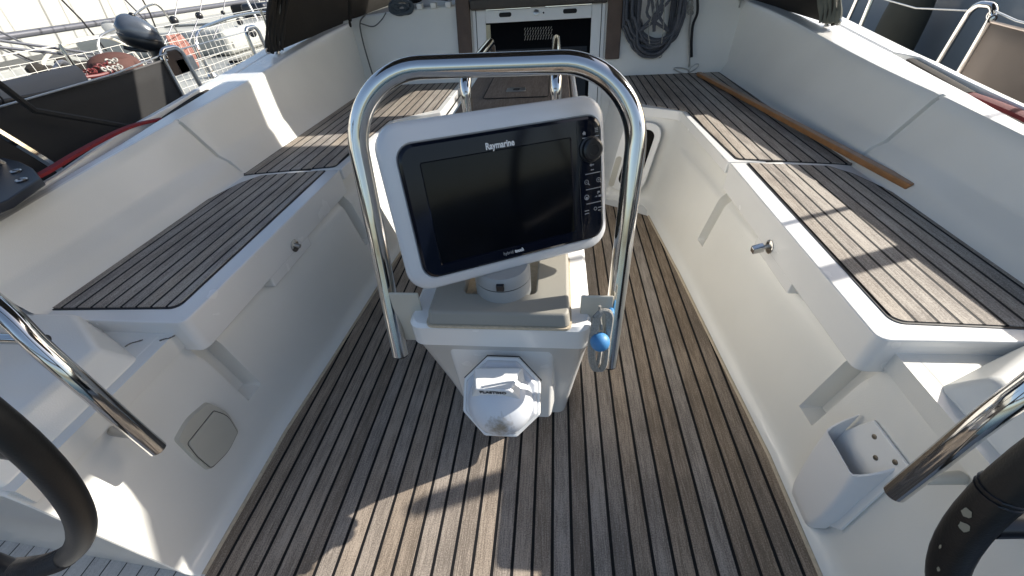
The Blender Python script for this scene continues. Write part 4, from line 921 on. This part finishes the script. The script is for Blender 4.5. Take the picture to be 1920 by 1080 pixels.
# net
g = G()
y0, y1, z0, z1 = 1.2, 8.2, .345, .80
N_ = 110
for k in range(N_):
    y = lerp(y0, y1, k/(N_-1)); g.tube([(-2.84, y, z0), (-2.84, y+.01*math.sin(k), z1)], .0016, 4, cap=False)
for k in range(10):
    z_ = lerp(z0, z1, k/9); g.tube([(-2.842, lerp(y0, y1, q/24), z_+.006*math.sin(q*1.7+k)) for q in range(25)], .0016, 4, cap=False)
tagged(g.mk('safety_net', NETM), 'white rope safety netting strung along the neighbouring boat rail', 'net')
# horseshoe buoy cover with chain
t = empty('horseshoe_buoy', 'faded brown red horseshoe shaped cover on the neighbouring rail', 'buoy', (-2.6, 2.55, .6))
a0 = Vector((-2.62, 2.55, .70)); ud = Vector((.55, .83, 0)); P_ = []
for k in range(15):
    a = PI*k/14; P_.append(a0+ud*(-.10*math.cos(a))+Vector((0, 0, 1))*(.075*math.sin(a)**.55-.02))
P_ = [P_[0]-Vector((0, 0, .12))]+P_+[P_[-1]-Vector((0, 0, .05))]
G().tube(P_, [.046]*len(P_), 12).mk('cover', BUOY, t, sharp=80)
rows_ = [[a0+ud*x+Vector((.02, -.02, z_)) for x in (-.1, 0, .1)] for z_ in (-.12, 0, .06)]
G().grid(rows_).mk('cover_fill', BUOY, t, solid=.05)
g = G(); g2 = G()
for k in range(15):
    p = Vector((-2.45, 2.20+.0155*k, .748+.0022*k+.006*math.sin(k*1.3))); (g if k < 11 else g2).torus(p, .0105, .0042, (math.cos(k*1.7), math.sin(k*1.7)*.6, .5), 12, 6)
for k in range(10): g2.torus(Vector((-2.43+.008*math.sin(k*2), 2.30+.012*k, .742+.007*math.cos(k*2.3))), .010, .0042, (math.cos(k*2), math.sin(k*2), .6), 12, 6)
rope(g, [(-2.44, 2.17, .735), (-2.43, 2.27, .728), (-2.43, 2.36, .735)], .009, 7, 4)
tagged(g.mk('red_chain', CHAINR), 'red plastic chain draped in front of the horseshoe cover', 'chain')
tagged(g2.mk('white_chain', CHAINW), 'white chain links lying at the end of the red chain', 'chain')
# pale folded sail strip above the black cloth
ribbon('folded_sail', [(-1.99, y, .80+.0*y) for y in (.9, 1.1, 1.3, 1.5, 1.7, 1.79)], .03, .055, mat('blue_grey_sailcloth', (.17, .185, .21), .8, bump=(60, .4)), 'blue grey folded sailcloth lying just above the black cloth at the left edge', 'sail')
g = G()
for k in range(9): g.ball((-3.55+.03*math.sin(k*2), 2.84+.045*k, .66+.03*math.cos(k*1.3)), .05, (1, 1.3, .7), 10)
tagged(g.mk('canvas_pile', CANVAS), 'crumpled dark brown canvas behind the netting left of the horseshoe cover', 'canvas')
for i, (pa, pb, lab) in enumerate((((-5, 3.0, 1.45), (-5, 4.02, .56), 'dark shroud wire nearest the left picture edge'), ((-5, 4.6, 1.15), (-5, 4.79, .552), 'dark shroud wire above the horseshoe cover'), ((-5, 5.64, 1.10), (-5, 5.60, .56), 'dark shroud wire just right of the outboard motor'))):
    line('shroud_wire', [pa, ((pa[0]+pb[0])/2, (pa[1]+pb[1])/2+.03, (pa[2]+pb[2])/2), pb], .009, ROPEK, lab, 'wire')
for i, (c_, lab) in enumerate((((-4, 4.80, .791), 'round black block above the curved rail, leftmost of three'), ((-4, 5.2, .796), 'round black block above the curved rail, middle of three'), ((-4, 5.62, .788), 'small round black block, rightmost of three above the curved rail'))):
    tt_ = empty('rigging_block', lab, 'block', c_, 'round black blocks above the neighbouring rail')
    G().ball(c_, (.045, .04, .025)[i], (1, 1, 1), 14).mk('block_body', BLACKP, tt_)
    G().tube([Vector(c_)+Vector((0, -.35, -.22)), c_, Vector(c_)+Vector((0, .35, .30))], .006, 6).mk('block_line', GREYPOLE, tt_)
# red rope hank near the net
g = G()
for k in range(16):
    x = random.uniform(-.06, .06); rope(g, [(-3.0+x*.6, 3.55+x, .78), (-2.98+x*.9, 3.55+x*1.3, .66), (-3.0+x*.5+.02, 3.55+x*.9, .52), (-3.0+x*.2, 3.55+x*1.1, .70)], .008, 6, 4)
tagged(g.mk('rope_hank', mat('red_white_rope', (.45, .22, .18), .9, var=(120, .5))), 'hank of faded red rope hung on the neighbouring boat rail', 'rope')
# dark gear on neighbour's deck, right of the engine
t = empty('stacked_gear', 'dark gear and folded cloth stowed on the neighbouring deck by the sprayhood', 'gear', (-4.6, 8.2, .4))
for k in range(12):
    x = -4.5+random.uniform(-.5, .4); y = 7.6+random.uniform(-.4, 1.2); a = random.uniform(.08, .22)
    G().box(x-a, x+a, y-a*.7, y+a*.7, .5+random.uniform(0, .15), .62+random.uniform(.05, .25)).mk('bag', random.choice((BLACKP, NAVY, GREYP, CLOTHL, HULLW)), t, bevel=.05, seg=3)
for i in range(9):
    x0, y0_ = -4.2-.12*i, 6.6+.3*i
    o = line('rigging_wire', [(x0, y0_, .45+.02*i), (x0-1.1+.25*(i % 4), y0_+.8-.2*(i % 3), 3.6)], .008 if i % 3 else .016, GREYPOLE if i % 2 else STEELB, '', 'wire', 'rigging wires of the neighbouring boat')
    tagged(o, ('thick' if i % 3 == 0 else 'thin')+' grey rigging wire of the neighbouring boat, number %s of nine counted from the left' % ['one','two','three','four','five','six','seven','eight','nine'][i], 'wire')
for i, (a, b_) in enumerate((((-2.9, .9, 1.25), (-2.86, 3.2, .62)), ((-2.9, 1.0, 1.29), (-2.87, 3.1, .66)), ((-3.6, 2.2, 1.5), (-4.4, 3.9, .45)), ((-4.2, 4.2, 1.6), (-4.4, 5.0, .6)), ((-3.9, 2.4, 1.3), (-5.2, 4.2, .5)))):
    o = line('mooring_line', [a, b_], .008, GREYPOLE, '', 'line', 'slack grey lines crossing the neighbouring boat')
    tagged(o, ('upper dark line of the pair slanting down at the far left edge', 'lower dark line of the pair slanting down at the far left edge', 'line dropping onto the neighbouring deck behind the horseshoe cover', 'line dropping onto the neighbouring deck beyond the outboard motor', 'long line crossing the neighbouring deck above the black cloth')[i], 'line')
# large white hull behind with grey rail
t = empty('large_white_hull', 'tall plain white hull side behind the neighbouring sailboat with a grey rub rail', 'boat', (-8.6, 8, -.6))
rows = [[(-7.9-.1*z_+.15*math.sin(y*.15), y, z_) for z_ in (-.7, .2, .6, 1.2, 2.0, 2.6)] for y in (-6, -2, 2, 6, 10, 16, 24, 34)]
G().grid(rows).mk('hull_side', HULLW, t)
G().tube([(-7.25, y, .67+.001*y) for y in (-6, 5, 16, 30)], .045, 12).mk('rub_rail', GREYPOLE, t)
for y in (4.2, 7.5, 11.0, 15): G().tube([(-7.3, y, .67), (-7.6, y+.1, -.1)], .03, 8).mk('rail_post', GREYPOLE, t)
# ------------------------------------------------------------------ right side neighbour
t = empty('blue_grey_hull', 'smooth blue grey hull of the boat moored along the right side', 'boat', (4.2, 6, -.6))
rows = [[(3.15+.35*(1-min(1, max(0, (z_+.7)/1.6)))**2+.00*y, y, z_) for z_ in (-.7, -.3, .1, .5, .8, 1.0)] for y in (-6, -2, 1, 3, 5, 8, 12, 18)]
G().grid(rows).mk('hull_side', HULLB, t)
G().add([(3.15, -6, 1.0), (3.15, 18, 1.0), (7, 18, 1.05), (7, -6, 1.05)], [(0, 1, 2, 3)]).mk('deck', HULLW, t)
t = empty('covered_fender', 'dark cloth covered fender hanging between the two boats at right', 'fender', (2.75, 4.1, .2))
rows = []
for i in range(15):
    q = i/14; e = (1-abs(2*q-1)**5)**.5; c_v = Vector((2.86+.04*q, 4.02+.06*q, lerp(-.35, .85, q)))
    rows.append([c_v+Vector((.155*e*math.cos(a), .155*e*math.sin(a), 0)) for a in [2*PI*k/20 for k in range(20)]])
G().grid(rows, True).mk('fender_body', FENDER, t, sharp=80)
G().tube([(2.9, 4.08, .85), (2.92, 4.1, 1.05)], .01, 8).mk('fender_line', ROPEK, t)
print('objects', len(bpy.data.objects))
